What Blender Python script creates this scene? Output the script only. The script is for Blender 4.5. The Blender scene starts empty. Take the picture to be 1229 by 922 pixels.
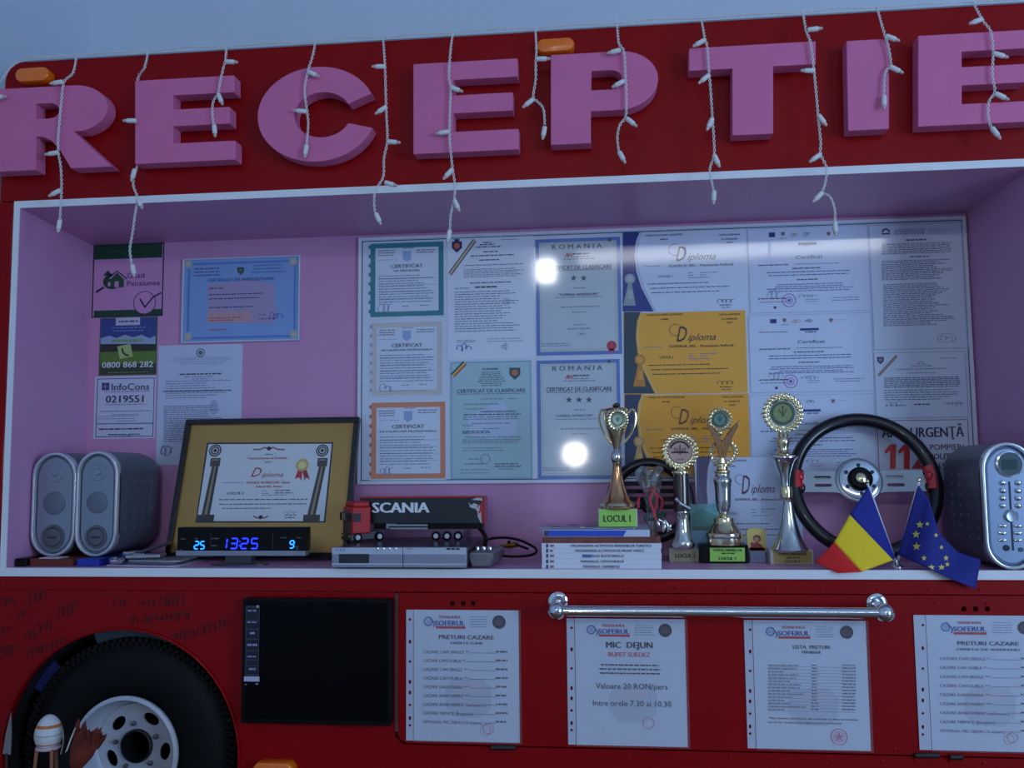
import bpy, bmesh, math, random
from mathutils import Vector, Matrix
from mathutils.bvhtree import BVHTree

random.seed(7)
scene = bpy.context.scene
COL = scene.collection

# ------------------------------------------------------------------ camera
W, H, F = 1229.0, 922.0, 1100.0
ZS = 1.15                                   # height of the display shelf above the floor
YAW, PIT, ROL, CD, CZ = -0.1059, 0.0889, -0.0093, 1.834, ZS + 0.2045
DN = 0.2835                                 # depth of the display niche
CAM = Vector((0, -CD, CZ))
_cy, _sy, _cp, _sp = math.cos(YAW), math.sin(YAW), math.cos(PIT), math.sin(PIT)
FWD = Vector((_sy * _cp, _cy * _cp, _sp))
_r = Vector((_cy, -_sy, 0)); _u = _r.cross(FWD)
RGT = math.cos(ROL) * _r + math.sin(ROL) * _u
UPV = -math.sin(ROL) * _r + math.cos(ROL) * _u
cam_d = bpy.data.cameras.new('camera'); cam = bpy.data.objects.new('camera', cam_d); COL.objects.link(cam)
cam_d.sensor_fit = 'HORIZONTAL'; cam_d.sensor_width = 36.0; cam_d.lens = 36.0 * F / W
cam_d.clip_start = 0.02
cam.matrix_world = Matrix(((RGT.x, UPV.x, -FWD.x, CAM.x), (RGT.y, UPV.y, -FWD.y, CAM.y),
                           (RGT.z, UPV.z, -FWD.z, CAM.z), (0, 0, 0, 1)))
scene.camera = cam

# ------------------------------------------------------------------ light
scene.view_settings.view_transform = 'Standard'
scene.view_settings.look = 'None'
scene.view_settings.gamma = 1.0
scene.view_settings.use_curve_mapping = False
scene.view_settings.exposure = -0.08
world = bpy.data.worlds.new('world'); scene.world = world; world.use_nodes = True
world.node_tree.nodes['Background'].inputs[0].default_value = (0.25, 0.42, 0.9, 1)
world.node_tree.nodes['Background'].inputs[1].default_value = 0.05

def area(name, loc, aim, sx, sy, power, col, spread=180):
    d = bpy.data.lights.new(name, 'AREA'); d.shape = 'RECTANGLE'; d.size = sx; d.size_y = sy
    d.energy = power; d.color = col; d.spread = math.radians(spread)
    o = bpy.data.objects.new(name, d); COL.objects.link(o); o.location = loc
    o.rotation_euler = (Vector(aim) - Vector(loc)).to_track_quat('-Z', 'Y').to_euler()
    return o
# daylight from the window side of the room, to the right of the picture, at the far right-hand wall
area('window_right_offscreen', (3.55, -2.6, 1.60), (-0.4, -0.1, 1.30), 2.4, 1.8, 150, (0.42, 0.63, 1.0))
# lamps at the far end of the room behind the camera, seen mirrored in the film of the certificate board
area('ceiling_tube_offscreen', (1.0, -5.30, 3.125), (0.6, 0, 1.4), 2.5, 0.11, 10, (0.95, 0.97, 1.0))
area('ceiling_lamp_offscreen', (-0.52, -5.30, 3.008), (-0.3, 0, 1.5), 0.15, 0.18, 6, (0.9, 0.96, 1.0))
area('wall_lamp_offscreen', (-0.294, -5.30, 1.447), (-0.1, 0, 1.4), 0.17, 0.17, 6, (1.0, 0.97, 0.92)).data.shape = 'DISK'

# ------------------------------------------------------------------ helpers
def lin(c):
    return tuple((x / 255 / 12.92) if x / 255 <= 0.04045 else ((x / 255 + 0.055) / 1.055) ** 2.4 for x in c)

MATS = {}
def mat(name, col, rough=0.5, metal=0.0, coat=0.0, var=0.0, vscale=30.0, bump=0.0, bscale=200.0, emit=0.0, alpha=1.0, trans=0.0, crough=0.06, spec=0.5):
    if name in MATS: return MATS[name]
    m = bpy.data.materials.new(name); m.use_nodes = True
    nt = m.node_tree; b = nt.nodes['Principled BSDF']; c = (*lin(col), 1)
    b.inputs['Base Color'].default_value = c; b.inputs['Roughness'].default_value = rough
    b.inputs['Metallic'].default_value = metal; b.inputs['Coat Weight'].default_value = coat
    b.inputs['Coat Roughness'].default_value = crough; b.inputs['Specular IOR Level'].default_value = spec
    b.inputs['Alpha'].default_value = alpha; b.inputs['Transmission Weight'].default_value = trans
    if emit:
        b.inputs['Emission Color'].default_value = c; b.inputs['Emission Strength'].default_value = emit
    if var or bump:
        tc = nt.nodes.new('ShaderNodeTexCoord')
    if var:
        n = nt.nodes.new('ShaderNodeTexNoise'); n.inputs['Scale'].default_value = vscale; n.inputs['Detail'].default_value = 5
        nt.links.new(tc.outputs['Object'], n.inputs['Vector'])
        mr = nt.nodes.new('ShaderNodeMapRange'); mr.inputs[1].default_value = 0.25; mr.inputs[2].default_value = 0.75
        mr.inputs[3].default_value = 1 - var; mr.inputs[4].default_value = 1 + var
        nt.links.new(n.outputs['Fac'], mr.inputs[0])
        mx = nt.nodes.new('ShaderNodeVectorMath'); mx.operation = 'SCALE'; mx.inputs[0].default_value = c[:3]
        nt.links.new(mr.outputs[0], mx.inputs['Scale']); nt.links.new(mx.outputs[0], b.inputs['Base Color'])
    if bump:
        n2 = nt.nodes.new('ShaderNodeTexNoise'); n2.inputs['Scale'].default_value = bscale; n2.inputs['Detail'].default_value = 3
        nt.links.new(tc.outputs['Object'], n2.inputs['Vector'])
        bp = nt.nodes.new('ShaderNodeBump'); bp.inputs['Strength'].default_value = bump; bp.inputs['Distance'].default_value = 0.002
        nt.links.new(n2.outputs['Fac'], bp.inputs['Height']); nt.links.new(bp.outputs[0], b.inputs['Normal'])
    MATS[name] = m
    return m

def film_mat(name, tint, refl=0.12, rough=0.12, opac=0.1):
    """clear plastic: mostly see-through, with a glossy skin that mirrors the room"""
    if name in MATS: return MATS[name]
    m = bpy.data.materials.new(name); m.use_nodes = True; nt = m.node_tree
    for n in list(nt.nodes): nt.nodes.remove(n)
    out = nt.nodes.new('ShaderNodeOutputMaterial'); tr = nt.nodes.new('ShaderNodeBsdfTransparent')
    gl = nt.nodes.new('ShaderNodeBsdfGlossy'); gl.inputs['Roughness'].default_value = rough
    df = nt.nodes.new('ShaderNodeBsdfDiffuse'); df.inputs['Color'].default_value = (*lin(tint), 1)
    fr = nt.nodes.new('ShaderNodeLayerWeight'); fr.inputs['Blend'].default_value = 0.3
    no = nt.nodes.new('ShaderNodeTexNoise'); no.inputs['Scale'].default_value = 26
    tc = nt.nodes.new('ShaderNodeTexCoord'); nt.links.new(tc.outputs['Object'], no.inputs['Vector'])
    bp = nt.nodes.new('ShaderNodeBump'); bp.inputs['Strength'].default_value = 0.5; bp.inputs['Distance'].default_value = 0.004
    nt.links.new(no.outputs['Fac'], bp.inputs['Height']); nt.links.new(bp.outputs[0], gl.inputs['Normal'])
    m1 = nt.nodes.new('ShaderNodeMixShader'); m1.inputs[0].default_value = opac
    nt.links.new(tr.outputs[0], m1.inputs[1]); nt.links.new(df.outputs[0], m1.inputs[2])
    ma = nt.nodes.new('ShaderNodeMath'); ma.operation = 'MULTIPLY_ADD'; ma.inputs[1].default_value = 0.5; ma.inputs[2].default_value = refl - 0.04
    nt.links.new(fr.outputs['Facing'], ma.inputs[0])
    m2 = nt.nodes.new('ShaderNodeMixShader'); nt.links.new(ma.outputs[0], m2.inputs[0])
    nt.links.new(m1.outputs[0], m2.inputs[1]); nt.links.new(gl.outputs[0], m2.inputs[2])
    nt.links.new(m2.outputs[0], out.inputs['Surface'])
    MATS[name] = m
    return m

def ray(u, v):
    return F * FWD + (u - W / 2) * RGT - (v - H / 2) * UPV
def P(u, v, Y):
    d = ray(u, v); return CAM + d * ((Y - CAM.y) / d.y)
def PZ(u, v, Z=ZS):
    d = ray(u, v); return CAM + d * ((Z - CAM.z) / d.z)
def mpp(Y):                                   # metres per photo pixel at depth Y
    return (Y + CD) / F / math.cos(YAW) * 1.0

def tag(o, label=None, cat=None, group=None, kind=None):
    if label: o['label'] = label
    if cat: o['category'] = cat
    if group: o['group'] = group
    if kind: o['kind'] = kind
    return o
def thing(name, label, cat, loc, group=None):
    o = bpy.data.objects.new(name, None); COL.objects.link(o); o.location = loc
    o.empty_display_size = 0.05
    return tag(o, label, cat, group)
def wloc(o):
    v = Vector((0, 0, 0))
    while o: v += o.location; o = o.parent
    return v

class MB:
    def __init__(s): s.v = []; s.f = []
    def add(s, vs, fs):
        k = len(s.v); s.v += [Vector(p) for p in vs]; s.f += [tuple(i + k for i in f) for f in fs]; return s
    def box(s, x0, x1, y0, y1, z0, z1):
        return s.add([(x0, y0, z0), (x1, y0, z0), (x1, y1, z0), (x0, y1, z0), (x0, y0, z1), (x1, y0, z1), (x1, y1, z1), (x0, y1, z1)],
                     [(0, 3, 2, 1), (4, 5, 6, 7), (0, 1, 5, 4), (1, 2, 6, 5), (2, 3, 7, 6), (3, 0, 4, 7)])
    def obox(s, o, x, y, z):                   # centre and three half-axis vectors
        o, x, y, z = map(Vector, (o, x, y, z))
        vs = [o + a * x + b * y + c * z for c in (-1, 1) for a, b in ((-1, -1), (1, -1), (1, 1), (-1, 1))]
        return s.add(vs, [(0, 3, 2, 1), (4, 5, 6, 7), (0, 1, 5, 4), (1, 2, 6, 5), (2, 3, 7, 6), (3, 0, 4, 7)])
    def tube(s, pts, r, n=8, cap=True, closed=False):
        pts = [Vector(p) for p in pts]; m = len(pts); rr = r if isinstance(r, (list, tuple)) else [r] * m
        ref = None; rings = []
        for i, p in enumerate(pts):
            a = pts[(i - 1) % m] if (i > 0 or closed) else p; b = pts[(i + 1) % m] if (i < m - 1 or closed) else p
            t = (b - a).normalized()
            if ref is None:
                ref = Vector((0, 0, 1)) if abs(t.z) < 0.9 else Vector((1, 0, 0))
            e1 = (ref - t * ref.dot(t)).normalized(); e2 = t.cross(e1); ref = e1
            rings.append([p + rr[i] * (math.cos(2 * math.pi * k / n) * e1 + math.sin(2 * math.pi * k / n) * e2) for k in range(n)])
        vs = [q for R in rings for q in R]; fs = []
        for i in range(m if closed else m - 1):
            j = (i + 1) % m
            for k in range(n):
                fs.append((i * n + k, i * n + (k + 1) % n, j * n + (k + 1) % n, j * n + k))
        if cap and not closed:
            fs.append(tuple(range(n - 1, -1, -1))); fs.append(tuple((m - 1) * n + k for k in range(n)))
        return s.add(vs, fs)
    def lathe(s, o, prof, n=28, ax=(0, 0, 1), e1=(1, 0, 0), sy=1.0, open_end=False):
        """prof: (radius, height along ax) from bottom to top"""
        o = Vector(o); ax = Vector(ax).normalized(); e1 = Vector(e1).normalized(); e2 = ax.cross(e1) * sy
        vs = []; fs = []; m = len(prof)
        for r, h in prof:
            for k in range(n):
                a = 2 * math.pi * k / n
                vs.append(o + ax * h + r * (math.cos(a) * e1 + math.sin(a) * e2))
        for i in range(m - 1):
            for k in range(n):
                fs.append((i * n + k, i * n + (k + 1) % n, (i + 1) * n + (k + 1) % n, (i + 1) * n + k))
        if prof[0][0] > 1e-6 and not open_end: fs.append(tuple(range(n - 1, -1, -1)))
        if prof[-1][0] > 1e-6 and not open_end: fs.append(tuple((m - 1) * n + k for k in range(n)))
        return s.add(vs, fs)
    def ball(s, c, rx, ry, rz, n=14, m=8, M=None):
        c = Vector(c); vs = []; fs = []
        for i in range(m + 1):
            t = math.pi * i / m
            for k in range(n):
                a = 2 * math.pi * k / n
                p = Vector((rx * math.sin(t) * math.cos(a), ry * math.sin(t) * math.sin(a), rz * math.cos(t)))
                vs.append(c + (M @ p if M else p))
        for i in range(m):
            for k in range(n):
                fs.append((i * n + k, (i + 1) * n + k, (i + 1) * n + (k + 1) % n, i * n + (k + 1) % n))
        return s.add(vs, fs)
    def prism(s, pts, depth):                  # planar loop of points extruded along a vector
        pts = [Vector(p) for p in pts]; d = Vector(depth); n = len(pts)
        return s.add(pts + [p + d for p in pts], [tuple(range(n)), tuple(range(2 * n - 1, n - 1, -1))] +
                     [(i, i + n, (i + 1) % n + n, (i + 1) % n) for i in range(n)])
    def mesh(s, name, m, org=(0, 0, 0), smooth=False):
        me = bpy.data.meshes.new(name); org = Vector(org)
        me.from_pydata([tuple(p - org) for p in s.v], [], s.f); me.materials.append(m); me.update()
        bm = bmesh.new(); bm.from_mesh(me); bmesh.ops.remove_doubles(bm, verts=bm.verts, dist=1e-6)
        bmesh.ops.recalc_face_normals(bm, faces=bm.faces); bm.to_mesh(me); bm.free()
        if smooth:
            me.polygons.foreach_set('use_smooth', [True] * len(me.polygons))
            me.set_sharp_from_angle(angle=math.radians(38))
        return me
    def build(s, name, m, parent=None, smooth=False, bevel=0.0, org=None, seg=2):
        if org is None:
            if parent is not None: org = wloc(parent)
            else:
                xs = [p.x for p in s.v]; ys = [p.y for p in s.v]; zs = [p.z for p in s.v]
                org = Vector(((min(xs) + max(xs)) / 2, (min(ys) + max(ys)) / 2, min(zs)))
        me = s.mesh(name, m, org, smooth)
        o = bpy.data.objects.new(name, me); COL.objects.link(o)
        if parent is not None: o.parent = parent; o.location = Vector(org) - wloc(parent)
        else: o.location = org
        if bevel:
            b = o.modifiers.new('bevel', 'BEVEL'); b.width = bevel; b.segments = seg; b.limit_method = 'ANGLE'; b.angle_limit = math.radians(35)
        return o
def inst(name, me, parent, loc, rot=None):
    o = bpy.data.objects.new(name, me); COL.objects.link(o); o.parent = parent
    o.location = Vector(loc) - wloc(parent)
    if rot is not None: o.rotation_euler = rot.to_euler()
    return o

def fill2d(loops, depth, bevel=0.0):
    """filled 2-D outline with holes -> MB (local x, y; extruded 0..-depth along local z), via a 2-D curve"""
    cu = bpy.data.curves.new('tmp', 'CURVE'); cu.dimensions = '2D'; cu.fill_mode = 'BOTH'
    cu.extrude = depth / 2; cu.bevel_depth = bevel; cu.bevel_resolution = 1; cu.offset = -bevel
    for lp in loops:
        sp = cu.splines.new('POLY'); sp.points.add(len(lp) - 1)
        for q, p in zip(sp.points, lp): q.co = (p[0], p[1], 0, 1)
        sp.use_cyclic_u = True
    ob = bpy.data.objects.new('tmp', cu); COL.objects.link(ob)
    dg = bpy.context.evaluated_depsgraph_get(); me = bpy.data.meshes.new_from_object(ob.evaluated_get(dg))
    r = ([v.co.copy() for v in me.vertices], [tuple(p.vertices) for p in me.polygons])
    bpy.data.objects.remove(ob); bpy.data.curves.remove(cu); bpy.data.meshes.remove(me)
    return r

class Surf:
    """a flat surface in the scene; photo pixels are dropped onto it"""
    def __init__(s, o, x=(1, 0, 0), z=(0, 0, 1)):
        s.o = Vector(o); s.x = Vector(x).normalized(); s.z = Vector(z).normalized(); s.n = s.x.cross(s.z)
    def ab(s, u, v):
        d = ray(u, v); t = (s.o - CAM).dot(s.n) / d.dot(s.n); p = CAM + d * t - s.o
        return p.dot(s.x), p.dot(s.z)
    def w(s, a, b, off=0.0): return s.o + s.x * a + s.z * b + s.n * off
    def rect(s, u0, v0, u1, v1):
        uc, vc = (u0 + u1) / 2, (v0 + v1) / 2
        return s.ab(u0, vc)[0], s.ab(uc, v1)[1], s.ab(u1, vc)[0], s.ab(uc, v0)[1]      # a0, b0, a1, b1
    def px(s, u, v):
        return (s.ab(u + .5, v)[0] - s.ab(u - .5, v)[0])
def WALL(Y): return Surf((0, Y, 0))

_tc = {}
def text2d(body, bold=0.0, shear=0.0):
    k = (body, bold, shear)
    if k not in _tc:
        cu = bpy.data.curves.new('tmp', 'FONT'); cu.body = body; cu.size = 1.0; cu.resolution_u = 2
        cu.offset = bold; cu.shear = shear; cu.fill_mode = 'BOTH'
        ob = bpy.data.objects.new('tmp', cu); COL.objects.link(ob)
        dg = bpy.context.evaluated_depsgraph_get(); me = bpy.data.meshes.new_from_object(ob.evaluated_get(dg))
        vs = [(v.co.x, v.co.y) for v in me.vertices]; fs = [tuple(p.vertices) for p in me.polygons]
        bpy.data.objects.remove(ob); bpy.data.curves.remove(cu); bpy.data.meshes.remove(me)
        x0 = min((p[0] for p in vs), default=0); x1 = max((p[0] for p in vs), default=1)
        _tc[k] = (vs, fs, x0, x1)
    return _tc[k]
CAPH = None

INK = {}
def ink(col, gloss=True):
    k = (tuple(col), gloss)
    if k not in INK:
        INK[k] = mat('ink_%02x%02x%02x%s' % (*col, '' if gloss else '_matt'), col, 0.5, coat=0.9 if gloss else 0.0, crough=0.06)
    return INK[k]

class Print:
    """flat print on a surface, collected per colour and layer; each becomes one child mesh"""
    def __init__(s, surf, parent, base=0.0, gloss=True): s.s = surf; s.p = parent; s.base = base; s.g = gloss; s.d = {}
    def mb(s, col, layer):
        k = (tuple(col), layer)
        if k not in s.d: s.d[k] = MB()
        return s.d[k], s.base + 0.00025 * (layer + 1)
    def poly_ab(s, pts, col, layer=1):
        m, o = s.mb(col, layer); m.add([s.s.w(a, b, o) for a, b in pts], [tuple(range(len(pts)))])
    def rect(s, u0, v0, u1, v1, col, layer=1):
        a0, b0, a1, b1 = s.s.rect(u0, v0, u1, v1); s.poly_ab([(a0, b0), (a1, b0), (a1, b1), (a0, b1)], col, layer)
    def poly(s, pts, col, layer=1): s.poly_ab([s.s.ab(*p) for p in pts], col, layer)
    def frame(s, u0, v0, u1, v1, t, col, layer=1):
        a0, b0, a1, b1 = s.s.rect(u0, v0, u1, v1); t = t * s.s.px((u0 + u1) / 2, (v0 + v1) / 2)
        o = [(a0, b0), (a1, b0), (a1, b1), (a0, b1)]; i = [(a0 + t, b0 + t), (a1 - t, b0 + t), (a1 - t, b1 - t), (a0 + t, b1 - t)]
        for k in range(4):
            j = (k + 1) % 4; s.poly_ab([o[k], o[j], i[j], i[k]], col, layer)
    def disc(s, u, v, r, col, layer=2, rin=0.0, n=20, ry=None, a0=0.0, a1=360.0):
        a, b = s.s.ab(u, v); k = s.s.px(u, v); ry = ry or r; full = a1 - a0 >= 360
        q = [math.radians(a0 + (a1 - a0) * i / n) for i in range(n + (0 if full else 1))]
        if rin <= 0: s.poly_ab([(a + r * k * math.cos(t), b + ry * k * math.sin(t)) for t in q], col, layer); return
        f = rin / r
        for i in range(n):
            t, t2 = q[i], q[(i + 1) % len(q)]
            s.poly_ab([(a + r * k * math.cos(t), b + ry * k * math.sin(t)), (a + r * k * math.cos(t2), b + ry * k * math.sin(t2)),
                       (a + f * r * k * math.cos(t2), b + f * ry * k * math.sin(t2)), (a + f * r * k * math.cos(t), b + f * ry * k * math.sin(t))], col, layer)
    def star(s, u, v, r, col, layer=3):
        a, b = s.s.ab(u, v); k = s.s.px(u, v) * r
        s.poly_ab([(a + k * (1 if i % 2 == 0 else .4) * math.sin(i * math.pi / 5), b + k * (1 if i % 2 == 0 else .4) * math.cos(i * math.pi / 5)) for i in range(10)], col, layer)
    def text(s, u, v, body, h, col=(30, 32, 45), w=None, align='C', bold=0.0, shear=0.0, layer=3, rot=0.0):
        """u, v: anchor at mid cap height; h: cap height in photo pixels; w: width in photo pixels"""
        vs, fs, x0, x1 = text2d(body, 0.0, shear); k = s.s.px(u, v); sy = h * k / CAPH
        sx = (w * k / (x1 - x0)) if w else sy; a, b = s.s.ab(u, v)
        ax = {'C': -(x0 + x1) / 2, 'L': -x0, 'R': -x1}[align]; m, o = s.mb(col, layer); c, sn = math.cos(rot), math.sin(rot)
        for q in ((-1, 0, 1) if bold else (0,)):          # bold strokes: the glyphs printed three times, slightly apart
            pts = []
            for x, y in vs:
                X = (x + ax + q * bold) * sx; Y = (y - CAPH / 2) * sy; pts.append(s.s.w(a + c * X - sn * Y, b + sn * X + c * Y, o + .00002 * q))
            m.add(pts, fs)
    def line(s, u0, v, u1, h=1.0, col=(132, 138, 166), layer=3, solid=False):
        """an unreadable line of small print: word-long dashes"""
        k = s.s.px(u0, v); a0, b = s.s.ab(u0, v); a1 = s.s.ab(u1, v)[0]; hh = h * k / 2; m, o = s.mb(col, layer); x = a0
        while x < a1 - k:
            w = (a1 - a0) if solid else random.uniform(1.8, 7.0) * k
            e = min(a1, x + w); m.add([s.s.w(x, b - hh, o), s.s.w(e, b - hh, o), s.s.w(e, b + hh, o), s.s.w(x, b + hh, o)], [(0, 1, 2, 3)])
            x = e + random.uniform(0.7, 1.4) * k
    def block(s, u0, v0, u1, v1, n, h=0.9, col=(142, 148, 176), ragged=0.15, center=False, layer=3):
        for i in range(n):
            v = v0 + (v1 - v0) * (i / max(1, n - 1)); r = random.uniform(0, ragged) * (u1 - u0)
            if center: s.line(u0 + r / 2, v, u1 - r / 2, h, col, layer)
            else: s.line(u0, v, u1 - r, h, col, layer)
    def stroke(s, pts, t, col, layer=3):
        q = [s.s.ab(*p) for p in pts]; k = s.s.px(*pts[0]) * t / 2
        for (a, b), (c, d) in zip(q, q[1:]):
            L = math.hypot(c - a, d - b) or 1e-9; nx, ny = -(d - b) / L * k, (c - a) / L * k
            s.poly_ab([(a + nx, b + ny), (a - nx, b - ny), (c - nx, d - ny), (c + nx, d + ny)], col, layer)
    def scribble(s, u0, v, u1, h, col, t=0.8, n=None, slope=0.0, layer=3):
        n = n or max(12, int((u1 - u0) * 1.1)); pts = []; am = h * .4; w = 0.0
        for i in range(n + 1):
            f = i / n
            if i % 6 == 0: am = h * random.uniform(.2, .8)
            w += random.uniform(.4, 1.7)
            pts.append((u0 + (u1 - u0) * f + 2.2 * math.cos(w), v + slope * f + am * math.sin(w)))
        s.stroke(pts, t, col, layer)
    def build(s, names=None):
        for (col, layer), m in sorted(s.d.items(), key=lambda t: t[0][1]):
            o = m.build('lettering' if layer >= 3 else 'printed_artwork', ink(col, s.g), s.p)
            if layer >= 3 or len(m.f) > 1: o['kind'] = 'stuff'
_v = text2d('H')[0]; CAPH = max(p[1] for p in _v)

def sheet(name, label, cat, surf, box, col, group=None, thick=0.0006, gloss=True, lift=0.0, rot=0.0):
    """a flat sheet lying on a surface: its own top-level object; returns (object, Print)"""
    a0, b0, a1, b1 = surf.rect(*box)
    c = [surf.w(a0, b0, lift), surf.w(a1, b0, lift), surf.w(a1, b1, lift), surf.w(a0, b1, lift)]
    root = thing(name, label, cat, surf.w((a0 + a1) / 2, b0, lift), group)
    MB().prism(c, surf.n * thick).build('paper', mat('paper_%02x%02x%02x%d' % (*col, gloss), col, 0.5, coat=0.9 if gloss else 0.1, crough=0.06, var=0.02, vscale=8), root)
    return root, Print(surf, root, lift + thick, gloss)
# ------------------------------------------------------------------ materials
RED = mat('red_paint', (148, 1, 8), 0.45, spec=0.16, coat=0.06, var=0.10, vscale=3, bump=0.05, bscale=60, crough=0.12)
PINKL = mat('pink_laminate', (208, 148, 190), 0.42, coat=0.15, var=0.03, vscale=5, crough=0.25)
WHITE = mat('white_edging', (236, 238, 240), 0.45, var=0.02)
LETTER = mat('pink_foam', (218, 114, 160), 0.72, var=0.04, vscale=14, bump=0.06, bscale=300)
WALLP = mat('wall_paint', (212, 226, 238), 0.85, var=0.03, vscale=2, bump=0.05, bscale=90)
BLACK = mat('black_plastic', (5, 5, 6), 0.35, var=0.1, spec=.2)
RUBBER = mat('rubber', (8, 8, 9), 0.6, spec=.25, var=0.25, vscale=40, bump=0.15, bscale=300)
SILVER = mat('silver_plastic', (150, 156, 164), 0.36, metal=0.45, var=0.03)
CHROME = mat('chrome', (225, 228, 232), 0.12, metal=1.0)
GOLD = mat('gold_metal', (238, 222, 176), 0.16, metal=1.0)
COPPER = mat('copper_gold_metal', (214, 158, 112), 0.16, metal=1.0)
SILVERM = mat('silver_metal', (214, 214, 208), 0.17, metal=1.0)
AMBER = mat('amber_lens', (250, 120, 8), 0.25, coat=0.6, var=0.08, vscale=60)
DARK = mat('dark_cavity', (10, 10, 11), 0.8)
CREAMW = mat('white_cable', (226, 228, 224), 0.5)

# ------------------------------------------------------------------ the room
cx = P(108, 40, 0.56).x
def plane(name, pts, m):
    o = MB().add(pts, [(0, 1, 2, 3)]).build(name, m, org=(0, 0, 0)); return tag(o, kind='structure')
XR, YF, ZC = 3.6, -5.5, 3.3
def slab(name, x0, x1, y0, y1, z0, z1, m):
    return tag(MB().box(x0, x1, y0, y1, z0, z1).build(name, m), kind='structure')
slab('floor', cx - .1, XR + .1, YF - .1, 0.66, -0.1, 0, mat('floor_tile', (120, 112, 104), 0.4, var=0.1, vscale=4))
slab('ceiling', cx - .1, XR + .1, YF - .1, 0.66, ZC, ZC + .1, WALLP)
slab('wall_back', cx - .1, XR + .1, 0.56, 0.66, 0, ZC, WALLP)
slab('wall_left', cx - .1, cx, YF - .1, 0.56, 0, ZC, WALLP)
slab('wall_right', XR, XR + .1, YF - .1, 0.56, 0, ZC, WALLP)
slab('wall_front', cx, XR, YF - .1, YF, 0, ZC, WALLP)

# ------------------------------------------------------------------ the red truck body
S0 = WALL(0.0)
ZROOF = P(560, 42.5, 0).z
ZNT = P(700, 222, 0).z                          # niche ceiling
ZTT = ZNT + 0.0155                              # top of the white top edging
ZSB = ZS - 0.0175                               # underside of shelf
XL = P(9, 460, 0).x                             # outer left of the white edging
XLi = P(14, 460, 0).x + 0.004
XNR = 0.8055
XEND = 1.35
XHL = P(3, 180, 0).x
truck = thing('truck_body', 'red painted truck body with a wheel arch, built around the pink display niche', 'truck', (0, 0.25, 0.0))
def curve_panel(name, loops, y, depth, m, parent, bevel=0.0, sm=False):
    vs, fs = fill2d(loops, depth, bevel); o = MB()
    o.add([(p.x, y + depth / 2 - p.z, p.y) for p in vs], fs)
    return o.build(name, m, parent, smooth=sm)
# header with a rounded top left corner
rc = 0.045
arc = [(XHL + rc - rc * math.cos(t), ZROOF - rc + rc * math.sin(t)) for t in [i * math.pi / 2 / 6 for i in range(7)]]
curve_panel('header_panel', [[(XHL, ZTT + .0006)] + arc + [(XEND, ZROOF), (XEND, ZTT + .0006)]], 0.0, 0.5, RED, truck)
MB().box(XL - 0.11, XL - .0006, 0.0, 0.5, ZS + .0006, ZTT).build('side_pillar', RED, truck, bevel=0.004)
MB().box(XNR + 0.0346, XEND, 0.0, 0.5, ZSB, ZTT).build('side_pillar', RED, truck, bevel=0.004)
MB().box(XHL + .05, XEND, -0.001, 0.0, ZROOF - .002, ZROOF + .001).build('roof_strip', mat('grey_edge', (150, 152, 156), 0.5), truck)
# lower body with the round wheel arch
ac = S0.ab(143, 908); AR = 142 * S0.px(143, 850)
ZB = 0.14
XLL = cx + 0.012
circ = [(ac[0] + AR * math.cos(t), ac[1] + AR * math.sin(t)) for t in [i * 2 * math.pi / 56 for i in range(56)]]
xd0 = S0.ab(478, 800)[0]; zseam = S0.ab(800, 713)[1]; zbot = S0.ab(800, 899)[1]
gap = 0.0035
curve_panel('fender_panel', [[(XLL, ZB), (XLL, ZSB - .0006), (XEND, ZSB - .0006), (XEND, zseam + gap), (xd0 - .007, zseam + gap), (xd0 - .007, zbot + .012), (xd0 + .010, zbot - gap), (XEND, zbot - gap), (XEND, ZB)], circ], 0.0, 0.02, RED, truck)
MB().box(XLL, XEND, 0.3, 0.5, ZB, ZSB - .0006).build('inner_bulkhead', DARK, truck)
MB().box(xd0 - .03, XEND - .01, 0.022, 0.03, zbot - .03, zseam + .03).build('door_backing', mat('gap_grey', (70, 74, 78), 0.7), truck)
# hinged service door with rounded lower left corner
rc = 0.022
dl = [(xd0, zseam)] + [(xd0 + rc - rc * math.cos(t), zbot + rc - rc * math.sin(t)) for t in [i * math.pi / 2 / 5 for i in range(6)]] + [(XEND, zbot), (XEND, zseam)]
BH = ((543, 724.5), (556, 724.5), (568, 724.5), (1157, 731), (1171, 731), (1185, 731))
SDr = WALL(-.003)
door = curve_panel('service_door', [dl] + [[(a + .005 * math.cos(2 * math.pi * i / 14), b + .005 * math.sin(2 * math.pi * i / 14)) for i in range(14)] for a, b in (SDr.ab(*q) for q in BH)], -0.003, 0.02, RED, truck)
Pd = Print(WALL(-0.003), door, gloss=False)
MB().box(xd0 - .0066, xd0 - .0012, .003, .018, zbot + .02, zseam - .002).build('hinge_strip', mat('strip_grey', (104, 112, 112), .5), truck)
# belt strip above the door
MB().box(XLL, XEND, -0.004, 0.0, ZSB - 0.028, ZSB - 0.003).build('belt_moulding', RED, truck, bevel=0.0015)
rv = MB().lathe((0, 0, 0), [(0.0032, 0), (0.0028, 0.0011), (0.0014, 0.0018), (0.0, 0.002)], 10, (0, -1, 0)).mesh('rivet', RED, smooth=True)
for u in range(505, 1240, 61):
    inst('rivet', rv, truck, P(u, 704 + (u - 500) * .006, -0.004))
    inst('rivet', rv, door, P(u + 8, 720 + (u - 500) * .007, -0.003))
    if not any(a < u + 20 < b for a, b in ((480, 632), (674, 832), (888, 1050), (1092, 1300))): inst('rivet', rv, door, P(u + 20, 889 + (u - 500) * .018, -0.003))
    inst('rivet', rv, truck, P(u + 5, 905 + (u - 500) * .016, 0.0))
for u, v in ((300, 903), (380, 700), (466, 896), (150, 700), (60, 702), (240, 790), (270, 830), (110, 690 + 15)):
    inst('rivet', rv, truck, P(u, v, 0.0 if v > 720 else -0.004))
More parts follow.
